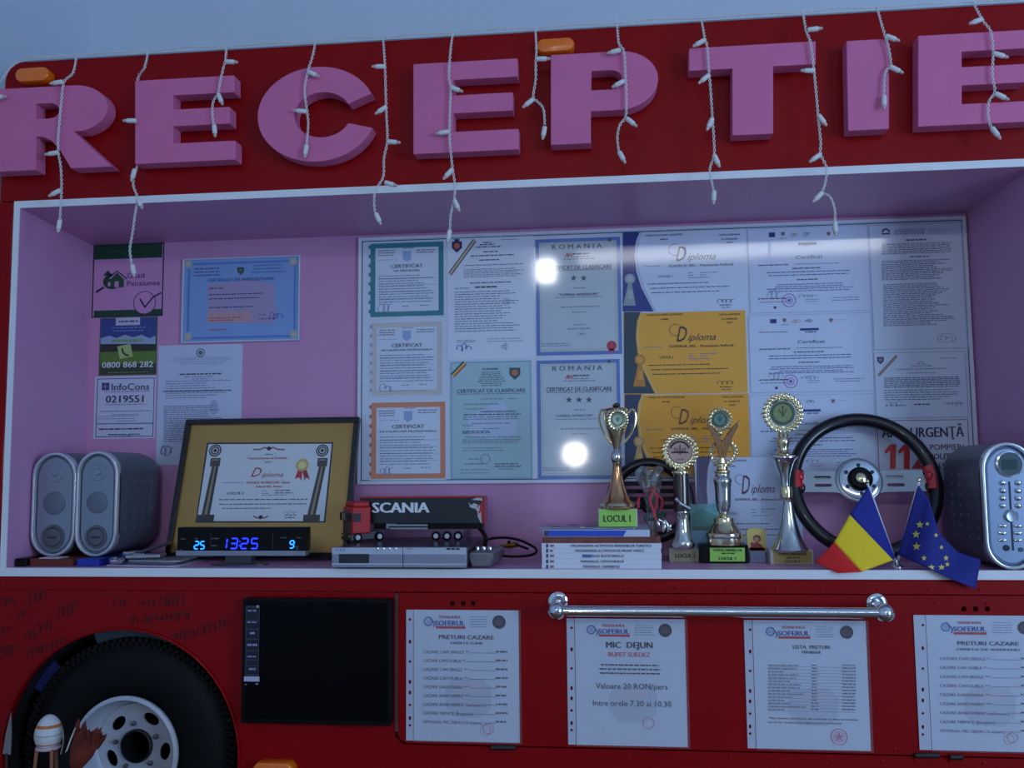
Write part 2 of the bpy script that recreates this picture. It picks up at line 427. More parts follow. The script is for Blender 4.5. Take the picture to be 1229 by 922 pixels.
HING = mat('hinge_metal', (62, 60, 60), 0.4, metal=0.7)
for u0, u1, v in ((590, 619, 897.5), (1098, 1127, 907), (1140, 1155, 909)):
    a, b = P(u0, v, -0.006), P(u1, v, -0.006)
    h = MB().tube([a, b], 0.0052, 10).build('hinge', HING, truck, smooth=True)
    MB().box(a.x, b.x, -0.004, -0.0005, a.z - .011, a.z - .002).build('hinge_leaf', RED, h)
# amber marker lamps
def marker(u0, v0, u1, v1):
    a0, b0, a1, b1 = S0.rect(u0, v0, u1, v1); r = (b1 - b0) / 2; lp = []
    for k in range(24):
        t = 2 * math.pi * k / 24; s_ = 1 if math.cos(t) > 0 else -1
        lp.append(((a0 + a1) / 2 + s_ * ((a1 - a0) / 2 - r) + r * math.cos(t), (b0 + b1) / 2 + r * math.sin(t)))
    o = curve_panel('marker_lamp', [lp], -0.020, 0.020, AMBER, truck, 0.005, True)
    o['label'] = 'amber marker lamp lens'
    return o
marker(26, 86, 66, 103); marker(645, 51.5, 690, 68); marker(308, 911, 357, 932)
# wheel arch: lip, liner plates
lip = [Vector((a, -0.003, b)) for a, b in circ]
MB().tube(lip, 0.0028, 8, closed=True).build('arch_lip', RED, truck, smooth=True)
lin_ = MB()
for k in range(56):
    a, b = circ[k], circ[(k + 1) % 56]
    lin_.add([(a[0], .018, a[1]), (b[0], .018, b[1]), (b[0], .3, b[1]), (a[0], .3, a[1])], [(0, 1, 2, 3)])
lin_.build('arch_liner', DARK, truck)
def liner_plate(a0, a1, m):
    o = MB(); n = 6
    for k in range(n):
        t, t2 = [math.radians(a0 + (a1 - a0) * (k + q) / n) for q in (0, 1)]
        R0, R1 = AR * 0.86, AR * 0.995
        o.add([(ac[0] + R * math.cos(x), y, ac[1] + R * math.sin(x)) for x in (t, t2) for R in (R0, R1) for y in (0.055, 0.06)],
              [(0, 2, 6, 4), (1, 5, 7, 3), (0, 4, 5, 1), (2, 3, 7, 6)])
    o.build('liner_plate', m, truck)
liner_plate(40, 112, mat('liner_teal', (66, 86, 90), 0.6)); liner_plate(136, 152, mat('liner_blue', (40, 48, 120), 0.5))
# wheel: tyre, tread, rim, hub
wc = Vector((ac[0], 0.0, ac[1])); pw = S0.px(143, 850); TR = 126 * pw; RR = 62 * pw
yf = 0.03
def wl(prof, n=64): return MB().lathe(wc + Vector((0, yf, 0)), prof, n, (0, -1, 0), open_end=True)
tyre = wl([(RR, -.16), (TR * .96, -.17), (TR, -.14), (TR, -.035), (TR * .985, -.016), (TR * .94, -.004), (TR * .80, .006), (TR * .66, .006), (RR * 1.10, .0), (RR * 1.0, -.008), (RR * .98, -.03)]).build('wheel', RUBBER, truck, smooth=True)
tyre['label'] = 'black rubber truck tyre'
tb = MB(); nb = 100
for k in range(nb):
    t = 2 * math.pi * k / nb; e = Vector((math.cos(t), 0, math.sin(t))); tt = Vector((-math.sin(t), 0, math.cos(t)))
    tb.obox(wc + e * (TR * 0.992) + Vector((0, yf + .042, 0)), e * .0050, tt * TR * .020, Vector((0, .036, 0)) + tt * .004)
    tb.obox(wc + e * (TR * 0.955) + Vector((0, yf + .006, 0)), e * TR * .026, tt * TR * .016, Vector((0, .0022, 0)))
tag(tb.build('tread_blocks', RUBBER, tyre), kind='stuff')
RIM = mat('rim_paint', (196, 200, 208), 0.35, metal=0.25, var=0.05, vscale=20)
rim = wl([(RR * 1.03, .004), (RR * 1.03, .010), (RR * .96, .012), (RR * .94, .004), (RR * .90, -.020), (RR * .84, -.040), (RR * .78, -.046), (RR * .76, -.050)], 56).build('rim', RIM, tyre, smooth=True)
rim['label'] = 'silver painted steel rim'
def ring2(r, n=40): return [(wc.x + r * math.cos(2 * math.pi * i / n), wc.z + r * math.sin(2 * math.pi * i / n)) for i in range(n)]
loops = [ring2(RR * .785), ring2(RR * .31, 28)]
for k in range(5):                              # openings pressed through the steel disc
    t = math.radians(62 + 72 * k); er = Vector((math.cos(t), math.sin(t))); et_ = Vector((-math.sin(t), math.cos(t))); c = Vector((wc.x, wc.z)) + er * RR * .56
    loops.append([tuple(c + et_ * (RR * .165 * math.cos(q)) + er * (RR * .10 * math.sin(q))) for q in [2 * math.pi * i / 18 for i in range(18)]])
vs_, fs_2 = fill2d(loops, .004, 0.0)
MB().add([(q.x, yf + .0455 - q.z, q.y) for q in vs_], fs_2).build('rim_disc', RIM, tyre)
MB().lathe(wc + Vector((0, yf + .046, 0)), [(RR * .31, -.05), (RR * .31, .010), (RR * .28, .012), (RR * .27, .008), (RR * .27, -.05)], 32, (0, -1, 0), open_end=True).build('hub', mat('hub_black', (10, 10, 11), .6), tyre, smooth=True)
for k in range(5):
    t = math.radians(98 + 72 * k)
    MB().lathe(wc + Vector((math.cos(t) * RR * .42, yf + .040, math.sin(t) * RR * .42)), [(.0055, 0), (.005, .006), (0, .007)], 6, (0, -1, 0)).build('lug_nut', mat('nut_metal', (120, 120, 122), .35, metal=.8), tyre)
# handwriting in marker pen on the red paint
pen = Print(WALL(0.0), truck, gloss=False); PEN = (46, 2, 8)
for u0, v, u1, h, sl in ((136, 722, 152, 14, 2), (166, 724, 186, 10, 0), (192, 722, 222, 12, -3), (157, 744, 165, 12, 0), (170, 744, 196, 8, -1), (188, 742, 230, 8, -4),
                         (208, 764, 222, 12, -2), (222, 762, 250, 9, -6), (246, 755, 274, 10, -8), (0, 724, 18, 10, -4), (36, 722, 56, 12, -10), (70, 736, 94, 12, -8),
                         (22, 740, 30, 8, -4), (0, 760, 12, 10, -8), (30, 764, 62, 14, -14), (0, 784, 20, 10, -6), (34, 784, 80, 12, -14)):
    pen.scribble(u0, v, u1, h, PEN, .85, slope=sl)
for m_ in pen.d.values(): tag(m_.build('handwriting', ink(PEN, False), truck), kind='stuff')
# chrome grab rail
ra, rb = P(668, 731, -0.055), P(1062, 738.5, -0.055); rz = (ra.z + rb.z) / 2
rail = MB().tube([(ra.x, -.055, rz), (rb.x, -.055, rz)], 0.0105, 20).build('grab_rail', CHROME, truck, smooth=True)
rail['label'] = 'polished chrome grab rail'
for x in (ra.x, rb.x):
    MB().ball((x, -.055, rz), .0175, .0175, .0175, 18, 12).build('rail_end', CHROME, rail, smooth=True)
    MB().tube([(x, -.05, rz), (x, -.002, rz + .008)], .008, 14).build('rail_bracket', CHROME, rail, smooth=True)
    MB().lathe((x, -.003, rz + .010), [(.019, 0), (.019, .003), (.014, .006), (.012, .006)], 24, (0, -1, 0)).build('rail_flange', CHROME, rail, smooth=True)

# ------------------------------------------------------------------ the pink niche
niche = thing('display_niche', 'pink lined display niche with white edging let into the red truck', 'display niche', (-0.25, 0.15, ZSB))
MB().box(XL, XNR + .016, DN, DN + .016, ZSB, ZTT).build('back_panel', PINKL, niche)
MB().box(XL + .001, XLi, 0.0005, DN, ZS, ZNT).build('side_panel', PINKL, niche)
MB().prism([(XNR, DN, ZS), (XNR + .016, DN, ZS), (XNR + .030, .0005, ZS), (XNR + .022, .0005, ZS)], (0, 0, ZNT - ZS)).build('side_panel', PINKL, niche)
tp = MB().add([(XL + .001, .0005, ZNT), (XNR + .034, .0005, ZNT), (XNR + .016, DN, ZNT - .014), (XL + .001, DN, ZNT - .014),
               (XL + .001, .0005, ZTT), (XNR + .034, .0005, ZTT), (XNR + .016, DN, ZTT), (XL + .001, DN, ZTT)],
              [(0, 3, 2, 1), (4, 5, 6, 7), (0, 1, 5, 4), (1, 2, 6, 5), (2, 3, 7, 6), (3, 0, 4, 7)]).build('top_panel', PINKL, niche)
MB().box(XL - .11, XNR + .034, 0.0005, DN, ZSB, ZS).build('shelf', PINKL, niche)
MB().box(XL, XNR + .034, -.0018, .0005, ZNT, ZTT).build('edge_strip', WHITE, niche)
MB().box(XL, XLi, -.0018, .0005, ZS, ZNT).build('edge_strip', WHITE, niche)
MB().box(XL - .11, XNR + .034, -.0018, .0005, ZSB, ZS).build('edge_strip', WHITE, niche)
MB().box(XNR + .022, XNR + .034, -.0018, .0005, ZS, ZNT).build('edge_strip', WHITE, niche)

# ------------------------------------------------------------------ RECEPTIE in foam letters
LT = 0.038
SL = WALL(-LT)
def letter(ch, loops, label):
    """loops in photo pixels of the front face, level in the scene"""
    q = [[SL.ab(*p) for p in lp] for lp in loops]
    vs, fs = fill2d(q, LT - .003, 0.0)
    o = MB().add([(p.x, -LT + (LT - .003) / 2 - p.z, p.y) for p in vs], fs).build('sign_letter', LETTER, bevel=0.0012)
    return tag(o, label, 'letter', 'foam letters of the reception sign')
def lvl(u, v, us):                             # photo row at column us that is level with (u, v) on the letter fronts
    z = SL.ab(u, v)[1]; lo, hi = v - 40, v + 40
    for _ in range(30):
        m = (lo + hi) / 2
        if SL.ab(us, m)[1] > z: lo = m
        else: hi = m
    return lo
def LV(u0, pts):                               # pts (u, v) with v as at column u0
    return [(u, lvl(u0, v, u)) for u, v in pts]
def Epts(l, r, t, b):
    h = b - t; w = r - l; s = l + .385 * w
    return LV(l, [(l, t), (r, t), (r, t + .2 * h), (s, t + .2 * h), (s, t + .37 * h), (l + .955 * w, t + .37 * h), (l + .955 * w, t + .57 * h), (s, t + .57 * h),
                  (s, t + .775 * h), (r + 1.5, t + .775 * h), (r + 1.5, b), (l, b)])
def arcp(cx_, cy_, rx, ry, a0, a1, n):
    return [(cx_ + rx * math.cos(math.radians(a0 + (a1 - a0) * i / n)), cy_ - ry * math.sin(math.radians(a0 + (a1 - a0) * i / n))) for i in range(n + 1)]
Rl = LV(0, [(-9, 107), (80, 107)] + arcp(88, 135, 41, 28, 80, -75, 12) + [(88, 162), (134, 206), (85, 206)] + [(72, 184), (62, 172), (52, 167), (43, 166), (43, 206), (-9, 206)])
Rh = LV(0, [(43, 127), (60, 127)] + arcp(60, 136, 11, 9, 80, -80, 6) + [(58, 145), (43, 145)])
letter('R', [Rl, Rh], 'pink foam letter R, first of the RECEPTIE sign')
letter('E', [Epts(162, 281, 97, 197)], 'pink foam letter E between the letters R and C')
Co = arcp(380, 137, 71, 57, 22, 340, 40); Ci = arcp(387, 138, 34, 27, 335, 25, 30)
Cl = LV(380, Co + Ci)
letter('C', [Cl], 'pink foam letter C between two letters E')
letter('E', [Epts(496, 621, 77, 185)], 'pink foam letter E between the letters C and P')
Pl = LV(661, [(661, 66), (740, 66)] + arcp(744, 101, 46, 35, 88, -88, 14) + [(709, 136), (709, 174), (661, 174)])
Ph = LV(661, [(709.5, 88), (730, 88)] + arcp(732, 99.5, 15, 11.5, 85, -85, 8) + [(709.5, 111)])
letter('P', [Pl, Ph], 'pink foam letter P between the letters E and T')
letter('T', [LV(827, [(827, 58), (979, 58), (979, 85), (928, 85), (928, 165), (879, 165), (879, 85), (827, 85)])], 'pink foam letter T between the letters P and I')
letter('I', [LV(1016, [(1016, 49), (1067, 49), (1067, 157), (1018, 157)])], 'pink foam letter I between the letters T and E')
letter('E', [Epts(1102, 1238, 43, 152)], 'pink foam letter E at the end of RECEPTIE, after the I')

# ------------------------------------------------------------------ icicle light string
YW = -0.046
lights = thing('icicle_light_string', 'white icicle light string hanging from the truck roof over the letters', 'string lights', (0, -0.02, ZROOF))
def smoothpath(pts, step):
    out = []; n = len(pts)
    for i in range(n - 1):
        p0, p1, p2, p3 = pts[max(i - 1, 0)], pts[i], pts[i + 1], pts[min(i + 2, n - 1)]
        m = max(2, int((p2 - p1).length / step))
        for k in range(m):
            t = k / m; out.append(0.5 * ((2 * p1) + (p2 - p0) * t + (2 * p0 - 5 * p1 + 4 * p2 - p3) * t * t + (3 * p1 - p0 - 3 * p2 + p3) * t ** 3))
    out.append(pts[-1]); return out
def twisted(path, r, amp, pitch, ph=0.0):
    m = MB()
    for s_ in (0, math.pi):
        L = 0; q = []
        for i, p in enumerate(path):
            if i: L += (p - path[i - 1]).length
            a = 2 * math.pi * L / pitch + s_ + ph
            t = ((path[i + 1] if i + 1 < len(path) else p) - (path[i - 1] if i else p)).normalized()
            e1 = t.cross(Vector((0, 1, 0))).normalized(); e2 = t.cross(e1)
            q.append(p + amp * (math.cos(a) * e1 + math.sin(a) * e2))
        m.tube(q, r, 5)
    return m
bulb_me = MB().lathe((0, 0, 0), [(.0028, 0), (.0046, .001), (.0050, .004), (.0050, .019), (.0036, .021)], 10).mesh('bulb', CREAMW, smooth=True)
tip_me = MB().lathe((0, 0, 0), [(.0036, .0208), (.0035, .025), (.0022, .0285), (0, .0295)], 10).mesh('tip', mat('bulb_tip', (206, 186, 176), .2, coat=.5), smooth=True)
def bulb(parent, u, v, ang):
    """u, v: pixel of the socket end, ang: direction in the photo, degrees, 0 = right, 90 = down"""
    d = Vector((math.cos(math.radians(ang)), -0.15, -math.sin(math.radians(ang)))).normalized()
    R = d.to_track_quat('Z', 'Y').to_matrix(); p = P(u, v, YW)
    inst('bulb', bulb_me, parent, p, R); 
    inst('bulb_tip', tip_me, parent, p, R)
ZW = ZROOF + .001
strands = [
 ([(92, 74), (88, 87), (77, 98), (74, 120), (72, 140), (70, 165), (70, 183), (73, 200), (74, 225), (73, 245), (72, 266)], [(76, 98, 170), (70, 183, 170), (73, 228, 150), (72, 264, 92)]),
 ([(178, 67), (174, 80), (167, 90), (164.8, 104), (164.8, 140), (165, 196), (161.5, 206), (160, 222), (165, 238), (162, 258), (159, 280), (156, 298), (157, 310), (159, 322)], [(164, 145, 180), (162, 203, 100), (165, 238, 60), (159, 318, 75)]),
 ([(272, 60), (271, 70), (268, 82), (264, 100), (262, 112), (256, 122), (255, 138), (257, 150)], [(271, 74, 10), (262, 113, 65), (257, 150, 80)]),
 ([(379, 52), (376, 65), (370, 84), (366, 105), (367, 122), (369, 136), (370, 150), (368, 176)], [(370, 86, 30), (368, 134, 185), (368, 174, 95)]),
 ([(460, 48), (462, 75), (463, 110), (464, 140), (465, 168), (461, 190), (460, 212), (452, 226), (449, 238), (450, 254), (452, 259)], [(463, 80, 180), (464, 128, 145), (465, 170, 10), (462, 219, 20), (451, 256, 65)]),
 ([(544, 43), (541, 60), (539, 90), (541, 106), (540, 140), (540, 170), (543, 200), (546, 222), (545, 240), (541, 258), (540, 278)], [(541, 105, 25), (539, 158, 170), (543, 203, 130), (545, 240, 65), (540, 276, 100)]),
 ([(643, 38), (644, 60), (643, 75), (643, 95), (640, 116), (644, 121), (652, 130), (654, 150)], [(644, 71, 5), (640, 119, 140), (654, 152, 100)]),
 ([(741, 32), (743, 52), (749, 62), (751, 95), (752, 120), (751, 140), (744, 150), (741, 165), (743, 183)], [(745, 60, 165), (749, 97, 150), (752, 142, 45), (743, 182, 65)]),
 ([(842, 26), (846, 45), (849, 58), (851, 85), (853, 110), (855, 140), (857, 170), (857, 188), (852, 203), (855, 222), (857, 232)], [(846, 48, 150), (851, 90, 140), (855, 142, 115), (857, 186, 70), (857, 229, 95)]),
 ([(964, 20), (968, 38), (973, 52), (977, 85), (980, 115), (982, 140), (985, 170), (985, 185), (992, 202), (990, 222), (987, 231), (996, 236), (1002, 252), (1002, 268)], [(969, 36, 0), (978, 85, 180), (982, 138, 60), (985, 185, 145), (987, 231, 135), (1002, 266, 92)]),
 ([(1053, 12), (1060, 35), (1067, 60), (1069, 78), (1063, 86), (1061, 105), (1061, 118)], [(1063, 43, 30), (1068, 80, 35), (1061, 115, 95)]),
 ([(1168, 5), (1180, 25), (1189, 38), (1192, 62), (1191, 90), (1194, 110), (1187, 122), (1186, 140), (1190, 154)], [(1179, 23, 160), (1192, 64, 25), (1194, 112, 35), (1190, 153, 62)]),
]
rootpts = []
for i, (pts, bl) in enumerate(strands):
    q = [P(u, v, -.022 if i == 1 and 88 < v < 200 else YW) for u, v in pts]
    q[0] = Vector((P(pts[0][0], pts[0][1], -.012).x, -0.012, ZW)); rootpts.append(q[0])
    path = smoothpath(q, 0.004)
    st = twisted(path, 0.00105, 0.0021, 0.019, i).build('strand', CREAMW, lights, smooth=True)
    for u, v, a in bl: bulb(st, u, v, a)
mp = [P(-30, 140, -.012), P(0, 98, -.012), P(12, 82, -.012), Vector((P(30, 76, -.012).x, -.012, ZW))]
for i, p in enumerate(rootpts):
    mp.append(p)
    if i + 1 < len(rootpts): mp.append((p + rootpts[i + 1]) / 2 + Vector((0, -.002, .003 if i % 2 else .001)))
mp.append(Vector((XEND, -.012, ZW)))
lead = twisted(smoothpath(mp, 0.008), 0.001, 0.0013, 0.03).build('lead_wire', CREAMW, lights, smooth=True)
bulb(lead, -6, 117, 2)
# ------------------------------------------------------------------ the certificate board
BB = 0.006                                      # board thickness
SB = WALL(DN - BB - .0004)
board = thing('certificate_board', 'large white framed board covered with certificates on the pink wall', 'notice board', (P(800, 581, DN).x, DN, P(600, 581, DN).z))
ba0, bb0, ba1, bb1 = SB.ab(429.5, 430)[0], SB.ab(600, 580.5)[1], SB.ab(1168, 430)[0], SB.ab(600, 279.5)[1]
PAPB = (206, 218, 236)
MB().box(ba0 + .004, ba1 - .004, DN - BB, DN - .0002, bb0 + .004, bb1 - .004).build('board_sheet', mat('board_sheet', (214, 222, 236), .45, coat=.9, crough=.1), board)
for a in ((ba0, ba0 + .007, bb0, bb1), (ba1 - .007, ba1, bb0, bb1), (ba0 + .007, ba1 - .007, bb0, bb0 + .007), (ba0 + .007, ba1 - .007, bb1 - .007, bb1)):
    MB().box(a[0], a[1], DN - BB - .003, DN - .0002, a[2], a[3]).build('frame_strip', mat('frame_white', (222, 226, 236), .4, coat=.3), board, bevel=.001)
pb = Print(SB, board)
for a in ((ba0 + .0085, ba0 + .0105, bb0 + .0085, bb1 - .0085), (ba1 - .0105, ba1 - .0085, bb0 + .0085, bb1 - .0085), (ba0 + .0085, ba1 - .0085, bb0 + .0085, bb0 + .0105), (ba0 + .0085, ba1 - .0085, bb1 - .0105, bb1 - .0085)):
    pb.poly_ab([(a[0], a[2]), (a[1], a[2]), (a[1], a[3]), (a[0], a[3])], (34, 44, 92), 0)
pb.build()
GB = 'documents under the film of the certificate board'
DK = (78, 84, 112); GR = (138, 146, 176); LG = (164, 174, 204)
WHT = (226, 232, 244)

def certificate(box, border, wave, label, title2, paper=(216, 226, 240)):
    u0, v0, u1, v1 = box; w, h = u1 - u0, v1 - v0
    o, p = sheet('certificate', label, 'certificate', SB, box, paper, GB)
    p.frame(u0 + .03 * w, v0 + .02 * h, u1 - .005 * w, v1 - .02 * h, .065 * w, border, 1)
    for k in range(8): p.disc(u0 + .03 * w, v0 + h * (.08 + .12 * k), .028 * w, wave, 0, n=8)
    uc = (u0 + u1) / 2 + 1
    p.block(u0 + .13 * w, v0 + .13 * h, u0 + .36 * w, v0 + .19 * h, 3, .9, (120, 96, 130)); p.block(u0 + .64 * w, v0 + .12 * h, u1 - .1 * w, v0 + .15 * h, 2, .9, (120, 96, 130))
    p.line(u0 + .46 * w, v0 + .095 * h, u0 + .6 * w, .8)
    p.poly([(uc - 5, v0 + .13 * h), (uc + 5, v0 + .13 * h), (uc + 5, v0 + .23 * h), (uc, v0 + .27 * h), (uc - 5, v0 + .23 * h)], (150, 176, 218), 2)
    p.line(u0 + .13 * w, v0 + .25 * h, u0 + .4 * w, .7, LG)
    p.text(uc, v0 + .325 * h, 'CERTIFICAT', 4.2, (52, 58, 92), w=.42 * w, bold=.01)
    p.text(uc, v0 + .385 * h, title2[0], 2.3, (70, 76, 112), w=title2[1] * w, bold=.01)
    p.block(u0 + .14 * w, v0 + .46 * h, u1 - .11 * w, v0 + .80 * h, 11, .9, (130, 136, 166), .3)
    for k in range(4): p.line(u0 + .13 * w, v0 + (.50 + .085 * k) * h, u1 - .1 * w, .5, LG, solid=True)
    p.scribble(u0 + .14 * w, v0 + .88 * h, u0 + .3 * w, 8, (126, 138, 190), .6); p.line(u0 + .45 * w, v0 + .85 * h, u0 + .55 * w); p.line(u0 + .68 * w, v0 + .84 * h, u0 + .8 * w)
    p.line(u0 + .16 * w, v0 + .93 * h, u1 - .2 * w, .6)
    p.build()
certificate((442, 289.5, 533, 381.5), (30, 128, 140), (60, 120, 150), 'square certificate with teal border at the top of the board', ('DE ABSOLVIRE', .34))
certificate((444, 385, 531, 476), (206, 200, 196), (150, 160, 190), 'square certificate with pale beige border between the teal and orange ones', ('DE CALIFICARE PROFESIONALA', .70))
certificate((443, 481, 535, 576.5), (222, 138, 98), (150, 110, 120), 'square certificate with orange border at the bottom of the board', ('DE CALIFICARE PROFESIONALA', .74))

# letter with a small shield and tricolour corner ribbon
def ribbon(p, u0, v0, u1, v1, t, cols, layer=2):
    L = math.hypot(u1 - u0, v1 - v0); nx, ny = -(v1 - v0) / L * t, (u1 - u0) / L * t
    for k, c in enumerate(cols):
        p.poly([(u0 + nx * k, v0 + ny * k), (u1 + nx * k, v1 + ny * k), (u1 + nx * (k + 1), v1 + ny * (k + 1)), (u0 + nx * (k + 1), v0 + ny * (k + 1))], c, layer)
def shield(p, u, v, r, c1, c2, layer=2):
    p.poly([(u - r, v - r), (u + r, v - r), (u + r, v + .3 * r), (u, v + 1.25 * r), (u - r, v + .3 * r)], c1, layer)
    p.disc(u, v - .1 * r, .6 * r, c2, layer + 1, n=12)
o, p = sheet('document_sheet', 'white typed letter with an orange shield and thin tricolour ribbon corner', 'document', SB, (537, 285, 641, 431), WHT, GB)
shield(p, 548.5, 296, 6, (34, 40, 96), (206, 104, 64)); p.poly([(545, 287), (552, 287), (551, 290), (546, 290)], (34, 40, 96), 2)
ribbon(p, 538, 328, 568, 287, 1.2, ((60, 66, 100), (214, 196, 110), (190, 180, 180), (70, 60, 60)))
for v, a, b in ((291.5, 580, 590), (294, 576, 594), (297, 571, 601), (302.5, 580, 598), (307.5, 565, 617), (312.5, 575, 600)): p.line(a, v, b, 1.3, DK)
p.line(602, 288, 623, .8); p.line(557, 319, 629); p.block(557, 324, 630, 333, 5); p.line(564, 340, 613, 1.2, DK); p.line(546, 346.5, 563); p.line(570, 345, 597, 1.8, (60, 64, 96))
p.block(546, 351, 628, 398, 17, .9, (112, 118, 150), .4); p.block(548, 409, 572, 411, 2); p.block(585, 407, 628, 410, 2, .7)
p.scribble(548, 417, 566, 7, (80, 96, 190), .8); p.scribble(603, 416, 608, 9, GR, .6); p.disc(608, 362, 5, (196, 206, 228), 1); p.build()
# blue-green classification certificate
o, p = sheet('certificate', 'pale blue-green classification certificate with tricolour corner band', 'certificate', SB, (541, 433.5, 638.5, 575), (176, 208, 212), GB)
p.frame(541, 433.5, 638.5, 575, 2.2, (150, 190, 206), 1)
p.poly([(560, 500), (603, 480), (612, 497), (622, 508), (618, 523), (590, 528), (565, 522)], (196, 212, 232), 1)
ribbon(p, 541, 449, 556, 433.5, 2.0, ((46, 84, 84), (226, 196, 90), (206, 90, 62)))
shield(p, 618, 448, 6.5, (62, 84, 92), (190, 120, 70))
p.text(589, 443, 'ROMANIA', 2.3, DK, w=19, bold=.02); p.block(573, 447, 607, 463, 8, .9, (98, 118, 136), .3, True)
p.text(589.5, 469, 'CERTIFICAT DE CLASIFICARE', 4.2, DK, w=82, bold=.015); p.line(549, 473.5, 631, .9)
p.line(577, 479, 603, .8); p.line(610, 478.5, 622, .8); p.line(557, 485.5, 599); p.line(558, 491, 586, .8)
p.text(598, 494, 'PENSIUNEA SOFERUL NORDICA', 2.2, DK, w=42, bold=.02)
p.line(557, 498, 625, 1.2, DK); p.line(556, 501, 582); p.line(585, 500.5, 621, 1.2); p.line(556, 503.5, 622); p.line(566, 508.5, 612); p.line(555, 511, 568); p.line(580, 514.5, 601); p.block(555, 518, 590, 520, 2, 1.1, DK)
p.line(559, 525, 627); p.block(555, 528, 630, 532, 3); p.block(555, 538, 607, 541, 2); p.disc(582.5, 551, 6, (120, 150, 170), 2, 5.2)
p.line(562, 551, 577); p.line(558, 557, 580, 1.2); p.block(594, 557, 628, 560, 2, 1.1, DK, .2); p.line(599, 563, 617); p.block(553, 564, 588, 568, 2); p.build()
# the two ROMANIA certificates
def romania(box, stars, label, seal):
    u0, v0, u1, v1 = box; dv = v0 - 286
    o, p = sheet('certificate', label, 'certificate', SB, box, (198, 208, 214), GB)
    p.frame(u0, v0, u1, v1, 4.2, (98, 130, 196), 1); p.frame(u0 + 4.2, v0 + 4.2, u1 - 4.2, v1 - 4.2, 3, (196, 200, 196), 1)
    uc = (u0 + u1) / 2
    p.text(uc - 2, v0 + 10, 'R O M A N I A', 5.6, (84, 92, 116), w=60, bold=.01)
    p.text(uc - 12, v0 + 20.5, 'AN', 4.5, (200, 70, 74), w=9, bold=.02, shear=.2); p.text(uc - 14.5, v0 + 20.5, 'A', 5, (200, 70, 74), shear=.3)
    p.line(uc - 7, v0 + 19, uc + 12, 1.6, DK); p.line(uc - 7, v0 + 22.5, uc + 12, 1.2); p.line(uc - 18, v0 + 25.5, uc + 20, 1)
    p.text(uc, v0 + 35, 'CERTIFICAT DE CLASIFICARE', 4.8, (46, 54, 96), w=79, bold=.012); p.line(uc - 39, v0 + 39.5, uc + 39, 1)
    for k in range(stars): p.star(uc - 6 * (stars - 1) + 12 * k, v0 + 48, 4.2, (82, 88, 100))
    p.line(uc - 6, v0 + 60, uc + 8, 1)
    if stars == 2: p.text(uc, v0 + 67.5, '"SOFERUL NORDICUM"', 2.8, DK, w=47, bold=.02)
    else: p.text(uc - 6, v0 + 67, '"SOFERUL NORDICUM"', 2.6, (96, 104, 140), w=45, bold=.01)
    p.line(uc - 28, v0 + 71.5, uc + 28, .8); p.line(uc - 22, v0 + 83, uc + 25, 1.1); p.line(uc - 8, v0 + 89, uc + 10, .9)
    if seal:
        p.line(uc - 6, v0 + 104, uc + 8, 1.2); p.line(uc - 13, v0 + 109, uc + 15, 1.2); p.scribble(uc, v0 + 115, uc + 7, 5, GR, .5)
        p.disc(734, 415, 6, (206, 60, 84), 2); p.disc(734, 415, 4, (170, 40, 66), 3, 3); p.poly([(731, 419), (737, 419), (738, 424), (734, 422), (730, 424)], (206, 60, 84), 2)
    p.block(u0 + 6, v1 - 13, u0 + 42, v1 - 10.5, 2, .9); p.disc(u1 - 14, v0 + 2, 2.2, (90, 96, 96), 2); p.build()
romania((643.5, 286, 745.5, 426), 2, 'blue-bordered certificate with two stars and a red wax seal', True)
romania((645, 432, 745, 575), 3, 'blue-bordered certificate with three stars', False)

